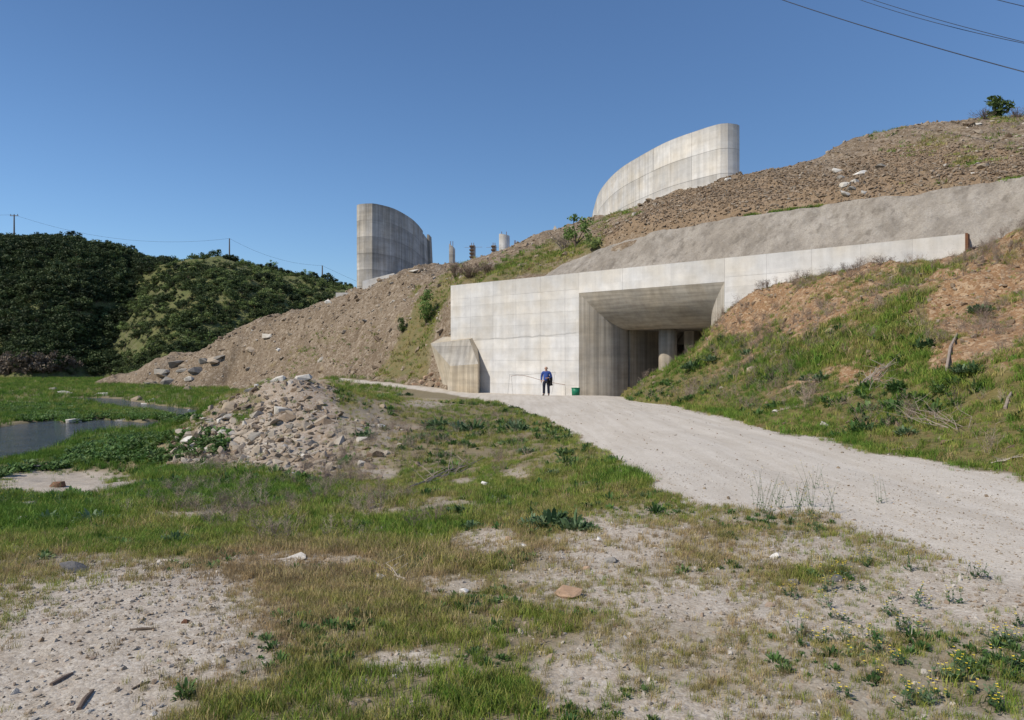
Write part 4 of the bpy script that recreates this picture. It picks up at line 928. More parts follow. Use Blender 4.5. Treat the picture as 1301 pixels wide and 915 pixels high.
# back hill grass
n = 60000; x, y = sample(n, -.35, .95, 38, 92); z = H2(x, y); c = veg2(x, y, z); s, nn_ = to_sn(x, y)
k = (rs.rand(n) < c * (.35 + .8 * sstep(-.3, .3, fbm(x, y, 1.4, 3, 89)))) & ~((nn_ < 4.0 * (s > -5.8) + .6) & (s > S0)); k &= ~((nn_ < -.5) & (H1(x, y) > z)); x, y, z, c = x[k], y[k], z[k], c[k]
h = .12 + .26 * rs.rand(len(x)) ** 1.5
scatter('hill_grass', np.c_[x, y, z], rs.rand(len(x)) * 6.28, np.c_[h * 1.5, h * 1.5, h], np.clip(.46 + .17 * rs.randn(len(x)) + .25 * fbm(x, y, 2.5, 3, 90) + .2 * (rs.rand(len(x)) < .2), 0, 1), kinds_of(tuft, M['grass'], 4, 16, 1.0, .04, .8)); print('hill tufts', len(x))
# dry stems: brown purple haze over the slope left of the road
DB = [(300,640,110,30,.9),(440,605,50,40,1),(400,680,60,20,.9),(470,640,50,20,.7),(560,670,40,14,.5),(270,585,50,14,.9),(520,560,70,30,.5),(600,540,60,20,.35),(430,575,40,20,.7),(640,575,50,25,.3),(230,650,60,16,.5)]
n = 14000; x, y = sample(n, -.55, .15, 6, 30); z = H1(x, y); px, py = proj(x, y, z)
k = rs.rand(n) < soft(DB, px, py) * .30 * sstep(3, 9, y) * (.4 + sstep(-.2, .4, fbm(x, y, .8, 3, 97))); x, y, z = x[k], y[k], z[k]
scatter('dry_stems', np.c_[x, y, z], rs.rand(len(x)) * 6.28, .10 + .20 * rs.rand(len(x)), rs.rand(len(x)), kinds_of(twigs, M['purpletwig'], 4, 10, 1.0, .55, .010)); print('dry stems', len(x))
n = 5200; x = 5.5 + 22 * rs.rand(n); y = 9 + 33 * rs.rand(n); z = H3(x, y); s, nn_ = to_sn(x, y)
k = (rs.rand(n) < sstep(-.15, .35, fbm(x, y, 1.5, 3, 79)) * .9) & ~((nn_ > -.25) & (s < S1 + .3)) & (z > H1(x, y) + .15); x, y, z = x[k], y[k], z[k]
scatter('bank_dry_stems', np.c_[x, y, z], rs.rand(len(x)) * 6.28, .18 + .36 * rs.rand(len(x)), rs.rand(len(x)) * .8, kinds_of(twigs, M['purpletwig'], 4, 10, 1.0, .8, .010))
# stones
def stones(name, pts, size, tone, flatz=.7, kinds=6, tiltamp=.5):
    n = len(pts); sc_ = np.c_[size * (.7 + .7 * rs.rand(n)), size * (.7 + .5 * rs.rand(n)), size * (.5 + .6 * rs.rand(n)) * flatz]
    scatter(name, pts, rs.rand(n) * 6.28, sc_, tone, kinds_of(rockv, M['stone'], kinds, 15, 1, 1, 1), tilt=rs.randn(n, 2) * tiltamp)
n = 210000; x, y = sample(n, -.80, .80, 2.6, 13); y = 2.6 + (y - 2.6) * (.35 + .65 * rs.rand(n)); x = (-1.2 + 2.3 * rs.rand(n)) * y
z = H1(x, y); c, d, r = veg1(x, y, z); k = (rs.rand(n) < (1 - .85 * c) * (.55 - .18 * r) * (.5 + .5 * sstep(-.2, .3, fbm(x, y, .5, 3, 98)))) & ~((x > 6.4) & (H3(x, y) > z)); x, y, z, r = x[k], y[k], z[k], r[k]
sz = .0032 + .016 * rs.rand(len(x)) ** 5 + .014 * rs.rand(len(x)) * (rs.rand(len(x)) < .02); sz *= (1 - .25 * r)
n = 26000; x2, y2 = sample(n, -.1, .85, 6, 34); z2 = H1(x2, y2); c2_, d2, r2 = veg1(x2, y2, z2); k = (rs.rand(n) < .12 + .9 * (r2 > .05) * (r2 < .9)) & (r2 > .05) & ~((x2 > 6.2) & (H3(x2, y2) > z2)); x, y, z, sz = np.r_[x, x2[k]], np.r_[y, y2[k]], np.r_[z, z2[k]], np.r_[sz, .006 + .022 * rs.rand(k.sum()) ** 3]
stones('gravel', np.c_[x, y, z + sz * .15], sz, np.clip(.66 + .22 * rs.randn(len(x)), 0, .98)); print('gravel', len(x))
n = 9000; x, y = sample(n, -.55, -.12, 14, 28); z = H1(x, y); m = 1 - sstep(-8, 8, mound_mask(x, y)); px, py = proj(x, y, z)
m = 1 - sstep(-10, 10, sd_poly(px, py, MOUND)); m2 = .14 * blob(px, py, 470, 570, 55, 40); k = rs.rand(n) < np.maximum(m * (.28 + .72 * blob(px, py, 300, 562, 90, 40)), m2); x, y, z, px, py = x[k], y[k], z[k], px[k], py[k]
sz = .03 + .11 * rs.rand(len(x)) ** 2.5 + .16 * rs.rand(len(x)) ** 9 + .05 * blob(px, py, 260, 555, 45, 30) * rs.rand(len(x))
stones('mound_rubble', np.c_[x, y, z], sz, np.clip(.37 + .2 * rs.randn(len(x)) + .18 * blob(px, py, 320, 565, 90, 40) + .2 * blob(px, py, 250, 560, 30, 30), 0, .98), .55); print('mound', len(x))
n = 60000; x, y = sample(n, -.62, .95, 36, 112); z = H2(x, y); px, py = proj(x, y, z); s, nn_ = to_sn(x, y); c = veg2(x, y, z)
bro = 1 - sstep(-6, 12, sd_poly(px, py, [(770,300),(840,262),(880,236),(940,222),(1080,200),(1301,210),(1301,232),(1060,262),(930,276),(800,298)]))
lef = sstep(590, 540, px)
k = (rs.rand(n) < (1 - .9 * c) * np.maximum(bro * .95, .30 + .12 * lef)) & ~((nn_ < 4.2) & (s > S0 - .2)) & (py > 120) & ((nn_ > 0) | (H1(x, y) < z))
x, y, z, bro, px, py = [q[k] for q in (x, y, z, bro, px, py)]
sz = .05 + .15 * rs.rand(len(x)) ** 3 + .35 * rs.rand(len(x)) ** 14 * (1 - bro)
n = 85000; x2, y2 = sample(n, .05, .95, 36, 66); z2 = H2(x2, y2); b2 = brownz(x2, y2, z2); s, nn_ = to_sn(x2, y2); top_ = shot_top(s)
k = (rs.rand(n) < b2 * .9) & ((nn_ > 4.0) | (s < -5.8)) & (z2 > top_ - .3)
x2, y2, z2 = x2[k], y2[k], z2[k]; x, y, z = np.r_[x, x2], np.r_[y, y2], np.r_[z, z2]; bro = np.r_[bro, np.ones(len(x2))]; sz = np.r_[sz, .025 + .10 * rs.rand(len(x2)) ** 2.5]
stones('hill_rubble', np.c_[x, y, z + .02], sz, np.clip(np.where(bro > .5, .20, .42) + .22 * rs.randn(len(x)), 0, .97)); print('hill rubble', len(x))
n = 12000; x = 6 + 22 * rs.rand(n); y = 8 + 34 * rs.rand(n); z = H3(x, y); s, nn_ = to_sn(x, y)
k = (rs.rand(n) < .15 + .75 * sstep(1.8, 3.5, z)) & ~((nn_ > -.15) & (s < S1 + .3)) & (z > H1(x, y)); x, y, z = x[k], y[k], z[k]
stones('earth_clods', np.c_[x, y, z], .03 + .11 * rs.rand(len(x)) ** 3, np.clip(.18 + .2 * rs.randn(len(x)), 0, .9), .8)
# tufts rooted along the lip of the sprayed concrete
s = 4 + 27 * rs.rand(2600); k = rs.rand(2600) < sstep(.12, .4, fbm(s, 0 * s, 1.6, 3, 78)); s = s[k]; q = 3.5 + .45 * rs.rand(len(s)) ** .5
pp = np.c_[WO[0] + WD[0] * s + WN[0] * q, WO[1] + WD[1] * s + WN[1] * q, shot_top(s) + .0]
h = .10 + .20 * rs.rand(len(s)); scatter('lip_grass', pp, rs.rand(len(s)) * 6.28, np.c_[h * 1.3, h * 1.3, h], np.clip(.32 + .18 * rs.randn(len(s)), 0, 1), kinds_of(tuft, M['grass'], 3, 16, 1.0, .04, .8))
# scrub on the far hill
def crowns(num, mats, **kw): return kinds_of(crown, mats, num, **kw)
n = 12000; q = -260 + 740 * rs.rand(n); v = .02 + .97 * rs.rand(n); x, y, z = far_pt(q, v)
dk = (1 - sstep(-25, 25, q - 215 - 40 * fbm(q / 40, v * 4, 1, 3, 74))); low = sstep(.65, .35, v)
patch = fbm(x, y, 18, 3, 99)
k = rs.rand(n) < np.where(dk > .5, .62 + .5 * patch, np.clip(.22 + .6 * patch, .05, .6) + .30 * low) * np.where(v > .93, .35, 1); q, v, x, y, z, dk, low, patch = [a[k] for a in (q, v, x, y, z, dk, low, patch)]
sz = np.where(dk > .5, .9 + 1.7 * rs.rand(len(x)) ** 1.5, .35 + 1.0 * rs.rand(len(x)) ** 2 + .5 * low)
sz = np.minimum(sz, .5 + 10 * (1.0 - v))
tone = np.where(dk > .5, .05 + .30 * rs.rand(len(x)) ** 1.4, np.clip(.56 + .2 * rs.randn(len(x)) - .20 * low, 0, .9))
foot = (v < .07) & (rs.rand(len(x)) < .75) & (q > 20) & (q < 190); tone = np.where((v > .78) & (dk > .5), np.clip(.25 + 1.4 * (v - .78) + .12 * rs.randn(len(x)), 0, .7), tone); tone = np.where(foot, 1, tone)  # dark wood's crest scrub: olive green, with top-lit brightening put into the leaf tone
scatter('hill_scrub', np.c_[x, y, z - .1], rs.rand(len(x)) * 6.28, np.c_[sz, sz, sz * np.where(foot, 1.2, .85)], tone, crowns(4, [M['scrub'], M['bark']], n=420, leaf=.125, clumps=11, hbase=.05, rz=.7)); print('scrub', len(x))
# ------------------------------------------------------------------ things: set down where a photo ray meets the ground
def drop(px, py, H, y0=2.5, y1=160):
    ys = np.exp(np.linspace(math.log(y0), math.log(y1), 700)); x = (px - CX) / FPX * ys; z = EYE + (CY - py) / FPX * ys
    g = H(x, ys); k = np.where(z <= g)[0]
    i = k[0] if len(k) else 699
    if i > 0 and len(k):
        a, b = ys[i - 1], ys[i]
        for _ in range(12):
            m = .5 * (a + b); xm = (px - CX) / FPX * m
            if EYE + (CY - py) / FPX * m <= float(H(np.array([xm]), np.array([m]))[0]): b = m
            else: a = m
        Y = b
    else: Y = ys[i]
    X = (px - CX) / FPX * Y
    return Vector((X, Y, float(H(np.array([X]), np.array([Y]))[0])))
def Hr(x, y): return np.maximum(H1(x, y), np.where((x > 4.6) & (x < 30), H3(x, y), -9))
ROCKS = [rockv(np.random.RandomState(100 + i), 30 if i % 2 else 22) for i in range(9)]
_rk = {}
def rock(px, py, w, h, m, label, H=Hr, cat='rock', group=None, name='rock', k=None, rot=None, y0=2.5, depth=.8, y1=160):
    p = drop(px, py, H, y0, y1); s = p.y / FPX; k = rs.randint(9) if k is None else k
    key = (k, m)
    if key not in _rk:
        me = bpy.data.meshes.new('rock'); v, f = ROCKS[k]; me.from_pydata(v, [], f); me.materials.append(M[m]); _rk[key] = me
    o = bpy.data.objects.new(name, _rk[key]); COL.objects.link(o)
    a, b = w * s * .5, h * s * .62
    o.scale = (a, a * depth, b); o.location = (p.x, p.y + a * .2, p.z + b * .18); o.rotation_euler = (rs.randn() * .18, rs.randn() * .22, rot if rot is not None else rs.randn() * .35)
    return tag(o, label, cat, group)
RL = [
 (360,523,26,20,'rock_pale','large smooth pale boulder resting on the face of the rubble mound',0),
 (352,484,22,11,'rock_pale','pale slab on the crest of the rubble mound, left one of the two'),
 (383,482,32,11,'rock_pale','broad pale slab on the very top of the rubble mound'),
 (317,497,17,9,'rock_grey','grey stone on the left shoulder of the mound beside a small white stone'),
 (326,491,7,7,'rock_white','small white stone touching the grey stone on the left shoulder of the mound'),
 (292,519,22,16,'rock_buff','buff angular block on the upper left edge of the mound'),
 (241,561,26,15,'rock_white','white concrete slab at the left edge of the mound between two brown stones'),
 (237,549,13,12,'rock_brown','dark brown stone at the upper end of the white slab'),
 (252,553,10,8,'rock_brown','dark brown stone lying against the right side of the white slab'),
 (202,598,34,9,'rock_white','long flat white slab lying in the grass at the foot of the mound'),
 (266,550,14,12,'rock_grey','grey block on the left flank of the mound beside the brown stones'),
 (283,551,14,11,'rock_pale','pale angular block beside the grey block on the left flank of the mound'),
 (280,537,13,12,'rock_pale','pale wedge shaped stone on the left edge of the mound, above the white slab'),
 (325,556,22,14,'rock_grey','broad grey slab low in the middle of the mound face'),
 (343,551,16,8,'rock_grey','thin grey slab to the right of the broad grey one on the mound face'),
 (368,543,12,9,'rock_grey','blue grey stone on the right of the mound face'),
 (250,571,26,11,'rock_pale','long pale block at the lower left of the mound'),
 (270,570,24,8,'rock_pale','flat pale stone at the foot of the mound, beside the long pale block'),
 (369,603,15,6,'rock_white','small flat white slab in the dry grass below the mound'),
 (459,591,14,11,'rock_pale','pale upright stone in the grass to the right of the mound'),
 (433,585,12,5,'rock_grey','thin grey stone in the rubble to the right of the mound'),
 (485,542,12,7,'rock_white','white stone on the grassy slope beside a dark leafy weed'),
 (443,561,11,6,'rock_buff','flat buff stone on the slope between the mound and the white stone'),
 (486,517,9,9,'rock_buff','buff stone high on the grassy slope near the track'),
 (93,726,38,18,'rock_dark','dark angular rock standing in the grass by the bare gravel patch',3),
 (723,757,38,17,'rock_rust','rusty brown flat stone lying on the gravel in the foreground',2),
 (590,753,15,11,'rock_white','rounded white stone on the gravel left of the rusty brown stone'),
 (668,695,12,10,'rock_white','white stone beside the big leafy green weed'),
 (646,686,9,10,'rock_rust','small orange brown stone near the big leafy green weed'),
 (775,714,22,10,'rock_grey','flat grey stone on the gravel above the rusty brown stone'),
 (763,686,10,8,'rock_white','small white stone on the gravel to the right of the leafy weed'),
 (1007,742,17,13,'rock_grey','grey stone at the edge of the weeds on the gravel',1),
 (1064,738,15,13,'rock_dark','bluish dark stone among the weeds, right of the grey stone'),
 (984,708,14,9,'rock_white','pale stone in the weeds above the grey stone'),
 (482,735,18,9,'rock_pale','pale elongated stone among twigs on the gravel'),
 (617,616,16,7,'rock_white','flat white stone on the green slope left of the road'),
 (595,618,9,5,'rock_pale','small pale stone just left of the flat white stone on the green slope'),
 (1052,541,18,9,'rock_pale','pale flat stone in the grass at the foot of the right bank'),
 (986,523,10,6,'rock_pale','small pale stone in the grass beside the road edge on the right bank'),
 (955,472,12,14,'rock_buff','buff rock half buried in the green right bank'),
 (235,791,13,8,'rock_brown','small rounded brown stone on the bare gravel patch'),
 (337,865,10,8,'rock_grey','small bluish grey stone on the gravel at the bottom of the meadow'),
 (36,646,16,18,'rock_grey','grey stone half hidden in the flowering weeds near the river'),
 (72,618,20,12,'rock_brown','brown rock on the sandy strip by the river'),
 (33,660,24,8,'rock_pale','pale stone below the grey stone in the flowering weeds'),
 (372,712,34,6,'rock_pale','long flat pale stone in the thin grass at the meadow edge'),
 (420,713,18,6,'rock_buff','small flat stone right of the long flat pale one at the meadow edge'),
 (184,682,20,5,'rock_buff','flat buff stone in the green grass near the bare patch'),
 (745,723,12,6,'rock_rust','small orange stone on the gravel beside the flat grey stone'),
 (555,680,20,6,'rock_pale','flat pale stone in the grass left of the orange brown stone'),
 # river
 (93,535,20,12,'rock_pale','large pale boulder at the water edge of the near river bend',0),
 (82,500,18,6,'rock_pale','pale boulder on the far river flat'),
 (128,502,20,7,'rock_pale','long pale boulder on the river flat, right of its neighbour'),
 (172,508,15,9,'rock_buff','buff boulder by the narrow side channel'),
 (182,515,13,6,'rock_pale','pale flat stone in the side channel below the buff boulder'),
 (239,523,12,8,'rock_white','white boulder at the right end of the side channel'),
 (237,496,14,10,'rock_buff','buff block at the toe of the tip beside the river flat'),
 (192,509,10,5,'rock_pale','small pale stone on the grass between buff boulder and channel'),
 (66,495,12,6,'rock_grey','grey boulder far out on the river flat'),
 (152,535,14,4,'rock_grey','low flat stone in the water of the river'),
 (42,594,24,6,'rock_dark','dark flat stone in the plants at the near river bank'),
]
for r in RL:
    rock(*r[:5], r[5], k=(r[6] if len(r) > 6 else None))
H2b = lambda x, y: np.where(to_sn(x, y)[1] > 3.2, H2(x, y), np.where(to_sn(x, y)[0] < S0, H2(x, y), -9))
RH = [
 (1094,221,19,8,'rock_white','large white slab on the brown rubble beside the pale stone chute'),
 (1243,158,10,5,'rock_pale','pale stone high on the grassy shoulder of the right hill'),
 (925,228,11,5,'rock_white','white stone at the foot of the pale curved wall'),
 (937,281,8,4,'rock_white','white stone low on the brown rubble above the sprayed concrete'),
 (1240,235,12,7,'rock_white','white block on the rubble just above the sprayed concrete edge'),
 (1250,212,16,9,'rock_buff','buff rock on the right hill above the white block'),
 (1076,247,20,8,'rock_pale','pale slab at the bottom of the stone chute'),
 (1098,246,10,8,'rock_pale','pale block at the bottom right of the stone chute'),
 (1064,218,14,9,'rock_pale','pale slab at the top of the stone chute'),
 (1069,226,13,8,'rock_grey','grey slab second from the top of the stone chute'),
 (1073,235,14,9,'rock_pale','pale cracked slab in the middle of the stone chute'),
 (1088,232,16,9,'rock_pale','broad pale slab on the right of the stone chute'),
 (1083,240,12,8,'rock_grey','grey block low on the right of the stone chute'),
 (1122,212,18,6,'rock_grey','grey outcrop on the brown rubble right of the large white slab'),
 (205,473,26,10,'rock_grey','grey rock band low on the left foot of the tip'),
 (225,463,24,12,'rock_grey','jutting grey rock in the outcrop of the tip'),
 (248,472,20,12,'rock_dark','dark rock under the outcrop of the tip'),
 (275,458,26,12,'rock_buff','buff rock at the right of the outcrop on the tip'),
 (240,482,16,8,'rock_pale','pale rock at the bottom of the outcrop on the tip'),
 (340,428,20,9,'rock_pale','pale broken rock on the ridge of the tip near the far hill'),
 (355,445,10,5,'rock_white','small white stone on the middle of the tip'),
 (316,469,10,6,'rock_grey','grey stone on the lower slope of the tip'),
 (465,408,12,4,'rock_dark','dark flat stone on the tip below the tall weathered wall'),
 (528,344,20,5,'rock_pale','pale crumbled rock on the crest of the tip before the curved wall'),
 (417,384,12,6,'rock_white','white stone on the ridge of the tip beside the concrete block'),
]
for r in RH: rock(*r[:5], r[5], H=H2b, y0=38)
for i in range(9):
    u = rs.rand(); px, py = 175 + 150 * u + 8 * rs.randn(), 478 - 45 * u + 16 * rs.rand()
    rock(px, py + 3, 14 + 12 * rs.rand(), 7 + 5 * rs.rand(), ['rock_grey', 'rock_buff', 'rock_buff', 'rock_grey'][i % 4], 'jutting block of the broken rock outcrop along the left foot of the tip', H=H2b, y0=45, group='blocks of the rock outcrop on the tip')
# small stones tumbled out around the wing block
for (px, py) in [(536,486),(545,489),(552,483),(558,488),(541,480),(549,476),(528,489),(562,481)]:
    rock(px, py, 8 + 4 * rs.rand(), 6, 'rock_rust', 'rusty tumbled stone in the pile at the left foot of the wing block', H=H2b, y0=45, group='rusty stones beside the wing block')

# ------------------------------------------------------------------ weeds one can point at
def plant(px, py, hpx, label, H=Hr, kind='thistle', name='thistle_clump', cat='plant', group=None, y0=2.5, flatk=1.0):
    p = drop(px, py, H, y0); h = hpx * p.y / FPX; r0 = np.random.RandomState(int(px * 7 + py))
    t = empty(name, p, label, cat, group)
    if kind == 'thistle':
        for i in range(5 if hpx > 12 else 3):
            v, f = leafclump(r0, 44, 1.0, .075, .55); c = r0.randn(2) * (.6 if i else 0) * np.array((1, .6)); sc = h * (1.15 - .13 * i)
            o = mesh_obj('rosette', np.array(v) * (sc, sc, sc * flatk) + (c[0] * h, c[1] * h, 0), f, M['weed1'], t, world=False)
    return t
PL = [
 (700,668,30,'big dark leafy weed growing on the gravel at the foot of the slope'),
 (735,672,16,'lower spreading weed just right of the big dark leafy weed'),
 (600,548,22,'bushy dark green thistle on the slope below the man'),
 (655,545,16,'dark green thistle clump on the slope right of the bushy one'),
 (556,541,16,'dark thistle clump on the slope left of the bushy one'),
 (465,554,12,'dark leafy weed on the slope beside the white stone'),
 (520,502,7,'low dark weed clump at the edge of the track near the wing block'),
 (700,603,12,'leafy weed near the road edge on the green slope'),
 (585,650,14,'wide dark mat of weeds low on the green slope'),
 (640,634,8,'small leafy weed on the green slope above the dark mat'),
 (668,576,12,'weed clump close to the road edge under the dark thistle'),
 (598,670,12,'pale leafy weed above the orange brown stone'),
 (1232,472,18,'blue green thistle on the right bank beside a broken post'),
 (1180,440,14,'dark leafy weed high on the right bank above the branches'),
 (1105,545,16,'leafy weed at the foot of the right bank below the dead branches'),
 (1150,552,16,'leafy weed at the bank foot beside the tangled brushwood'),
 (1090,424,12,'dark weed with a loop of stems in the middle of the right bank'),
 (1250,395,14,'pale thistle on the bare red earth of the right bank'),
 (882,468,14,'pale green thistle where the bank meets the tunnel mouth'),
 (905,458,12,'thistle clump on the bank shoulder in front of the tunnel mouth'),
 (950,450,12,'thistle on the left end of the right bank'),
 (1045,483,14,'leafy weed in the middle of the green bank'),
 (115,665,22,'dark bushy weed in the meadow near the river'),
 (60,664,18,'low grey green weed among yellow flowers by the river'),
 (225,690,18,'rounded dark green weed at the edge of the bare gravel patch'),
 (140,690,12,'fresh green weed beside the dark angular rock'),
]
for p in PL: plant(*p)
# shrubs and trees
def tree_mesh(name, seed, leafm, **kw):
    v, f, fm = crown(np.random.RandomState(seed), **kw)
    nl = [i for i, q in enumerate(fm) if q == 0]; nt = [i for i, q in enumerate(fm) if q == 1]
    def part(nm, idx, m):
        used = sorted({a for i in idx for a in f[i]}); mp = {u: j for j, u in enumerate(used)}
        me = bpy.data.meshes.new(nm); me.from_pydata([tuple(map(float, v[u])) for u in used], [], [tuple(mp[a] for a in f[i]) for i in idx]); me.materials.append(M[m]); return me
    return part('crown', nl, leafm), (part('trunk', nt, 'bark') if nt else None)
TM = {'oak': [tree_mesh('oak', i, 'oak', n=850, leaf=.12, clumps=13, hbase=.1, rz=.7) for i in (1, 2)],
      'shrub': [tree_mesh('shrub', i, 'shrub', n=600, leaf=.12, clumps=10, hbase=.05, rz=.7) for i in (3, 4)],
      'spring': [tree_mesh('spring', i, 'springleaf', n=620, leaf=.085, clumps=15, hbase=.3, rz=.75, cl=.3) for i in (5, 6)],
      'poplar': [tree_mesh('poplar', 8, 'springleaf', n=700, rx=.45, rz=.9, leaf=.09, clumps=14, hbase=.05)]}
def tree(p, r, kind, label, group=None, name='tree', cat='tree', zs_=1.0, rot=None):
    a, b = TM[kind][rs.randint(len(TM[kind]))]
    t = empty(name, p, label, cat, group); t.rotation_euler.z = rs.rand() * 6.28 if rot is None else rot; t.scale = (r, r, r * zs_)
    for nm, me in (('crown', a), ('trunk', b)):
        if me:
            o = bpy.data.objects.new(nm, me); COL.objects.link(o); o.parent = t
    return t
def far_at(px, v):
    x, y, z = far_pt(np.array([px]), np.array([v])); return Vector((float(x[0]), float(y[0]), float(z[0]) - .2))
for (px, wpx, kind, label) in [
 (12,16,'oak','dark oak at the left end of the far ridge beside the power pole'),(42,16,'oak','round dark oak on the far ridge right of the first power pole'),(58,16,'shrub','green tree on the far ridge next to the round dark oak'),
 (97,20,'oak','low dark bush standing alone on the far ridge'),(115,14,'shrub','pale green bush touching the lone dark bush on the far ridge'),(136,8,'shrub','small tree in the sparse row on the far ridge'),(150,11,'shrub','low bush at the end of the sparse row on the far ridge'),
 (171,12,'oak','small square dark bush on the dip of the far ridge'),(246,16,'spring','pale green tree at the start of the second rise of the far ridge'),(258,20,'shrub','wide green thicket on top of the second rise'),(276,22,'shrub','broad green tree just left of the middle power pole'),
 (299,14,'oak','round dark green tree just right of the middle power pole'),(319,7,'shrub','tiny tree alone on the open crest right of the middle pole'),(348,15,'spring','light green tree on the descending far ridge'),(378,12,'shrub','green bush low on the descending far ridge'),
 (390,16,'spring','light green thicket on the descending ridge before the last power pole'),(402,14,'oak','dark oak left of the last power pole'),(416,20,'oak','dark spreading oak under the last power pole'),(428,14,'oak','dark oak at the right end of the far ridge'),(443,14,'oak','low dark oak showing beside the tall weathered wall')]:
    p = far_at(px, .985); r = wpx * .5 * p.y / FPX
    tree(p, r * 1.05, kind, label, 'trees along the far ridge')
k = 0
for i in range(400):
    q = 205 + 225 * rs.rand(); v = .12 + .80 * rs.rand() ** .8
    if k >= 80: break
    p = far_at(q, v)
    if q > 330 and v < .4: continue
    k += 1; dk = rs.rand() < .45
    tree(p, (.6 + 1.1 * rs.rand()) * (1.15 if dk else .75), 'oak' if dk else 'shrub', 'dark oak scattered over the open green slope of the far hill' if dk else 'light green shrub scattered over the open green slope of the far hill', 'dark oaks on the open far slope' if dk else 'light shrubs on the open far slope')
for i in range(70):
    q = -20 + 225 * rs.rand(); v = .25 + .65 * rs.rand(); p = far_at(q, v)
    tree(p, min(1.5 + 1.3 * rs.rand(), .8 + 8 * (1 - v)), 'oak', 'big dark oak crowded in the shaded wood on the left of the far hill', 'oaks in the dark far wood')
p = drop(1272, 149, lambda x, y: H2(x, y), 40); tree(U(1272, 151, 66), 1.75, 'shrub', 'lone rounded tree on the skyline of the right hill', zs_=.95)
p = drop(731, 316, H2b, 40); tree(p, 1.55, 'spring', 'small spreading tree on the green strip above the portal wall', zs_=1.0)
p = drop(752, 316, H2b, 40); tree(p, .9, 'shrub', 'low dark green bush at the right of the small spreading tree', name='bush', cat='bush')
p = drop(541, 412, H2b, 40); tree(p, 1.25, 'poplar', 'slender fresh green shrub on the slope left of the portal wall', name='bush', cat='bush', zs_=1.5)
p = drop(511, 424, H2b, 40); tree(p, .75, 'poplar', 'small green shrub lower on the slope beside the slender one', name='bush', cat='bush', zs_=1.2)
def twig_bush(px, py, hpx, label, H=Hr, n=16, spread=.7, m='twig', name='dry_bush', arch=0., y0=2.5, w=.012, br=4, cat='dead bush', group=None):
    p = drop(px, py, H, y0); h = hpx * p.y / FPX; v, f = twigs(np.random.RandomState(int(px * 3 + py)), n, 1.0, spread, w, br, arch)
    o = mesh_obj(name, np.array(v) * h, f, M[m], None); o.location = p; return tag(o, label, cat, group)
twig_bush(597,352,16,'brown leafless bush on the slope behind the left end of the portal wall',H2b,50,1.6,'darktwig',y0=40,w=.02,br=6)
twig_bush(620,348,14,'smaller brown leafless bush to the right of its neighbour behind the wall',H2b,40,1.4,'darktwig',y0=40,w=.02,br=6)
twig_bush(578,352,18,'tall thin leafless bush nearest the corner of the portal wall',H2b,30,1.0,'darktwig',y0=40,w=.016,br=6)
twig_bush(717,318,22,'pink grey leafless shrub standing against the small spreading tree',H2b,40,.9,'twig',y0=40,w=.014,br=6)
twig_bush(1250,151,12,'dark leafless scrub on the skyline left of the lone rounded tree',lambda x, y: H2(x, y),30,1.4,'darktwig',y0=45,w=.025)
twig_bush(1292,149,12,'dark leafless scrub on the skyline right of the lone rounded tree',lambda x, y: H2(x, y),30,1.4,'darktwig',y0=45,w=.025)
for (px, py, h, lb) in [(1160,330,22,'arching bare stems on the bank crest in front of the wall end'),(1195,322,24,'thick tangle of arching bare stems at the right end of the wall'),(1120,336,16,'thin bare stems on the bank crest left of the arching ones'),(1085,343,12,'short bare stems on the middle of the bank crest'),(1020,352,22,'bare branching weed on the bank crest against the pale wall'),(1000,357,20,'tall thin bare weed near the left end of the bank crest'),(975,365,14,'sparse bare weed at the left end of the bank crest'),(1225,320,12,'low bare weed under the rusty end plate')]:
    twig_bush(px, py, h, lb, lambda x, y: H3(x, y), 22, 1.3, 'darktwig', 'bare_weed', .35, 8, .017, 3, cat='dry weed')
twig_bush(428,560,44,'bleached upright dead stalk with side branches on the right of the mound',Hr,2,.15,'silver','dead_stalk',0,w=.016,br=6,cat='dead stalk')
twig_bush(1172,418,44,'thin upright dead stem on the bare earth of the right bank',lambda x, y: H3(x, y),5,.25,'darktwig','dead_stalk',0,6,.008,5,cat='dead stalk')
for (px, py, h, lb) in [(655,505,4,'x')][:0]: pass
def branch_pile(p0, p1, n, label, H, spread=.25, m='silver', name='dead_branches', rad=.02, lift=.12, twist=.5):
    a, b = drop(*p0, H), drop(*p1, H); r0 = np.random.RandomState(int(p0[0] + p1[1])); d = b - a; ln = d.length; mb = MB()
    t = empty(name, a, label, 'dead branches')
    for i in range(n):
        mb = MB()
        o = Vector((r0.randn(), r0.randn(), 0)) * spread * ln * .25; s0 = r0.rand() * .25; s1 = .6 + .45 * r0.rand(); pts = []
        for k_ in range(6):
            u = s0 + (s1 - s0) * k_ / 5; q = a + d * u + o * (.3 + u * twist * 1.6) + Vector(r0.randn(3)) * .012 * ln
            q.z = max(q.z, float(H(np.array([q.x]), np.array([q.y]))[0])) + lift * (.2 + r0.rand() * .4) * ln * .5; pts.append(q)
        rd = rad * (.5 + .7 * r0.rand()); mb.tube(pts, [rd * (1 - .14 * k_) for k_ in range(6)], 5)
        for _ in range(3):
            k_ = r0.randint(1, 5); e = pts[k_] + Vector((r0.randn() * .16, r0.randn() * .16, .05 + .1 * r0.rand())) * ln * .6; mb.tube([pts[k_], (pts[k_] + e) * .5 + Vector(r0.randn(3)) * .015 * ln, e], [rd * .6, rd * .4, rd * .2], 4)
        mb.build('branch', M[m], t)
    return t
Hb = lambda x, y: np.maximum(H3(x, y), H1(x, y))
branch_pile((1083,497),(1150,448),7,'bundle of long bleached dead branches lying up the right bank',Hb,.12,rad=.013,lift=.03)
branch_pile((1110,500),(1160,470),7,'brown brush lying under the bleached branches on the right bank',Hb,.5,'twig',rad=.010,lift=.1)
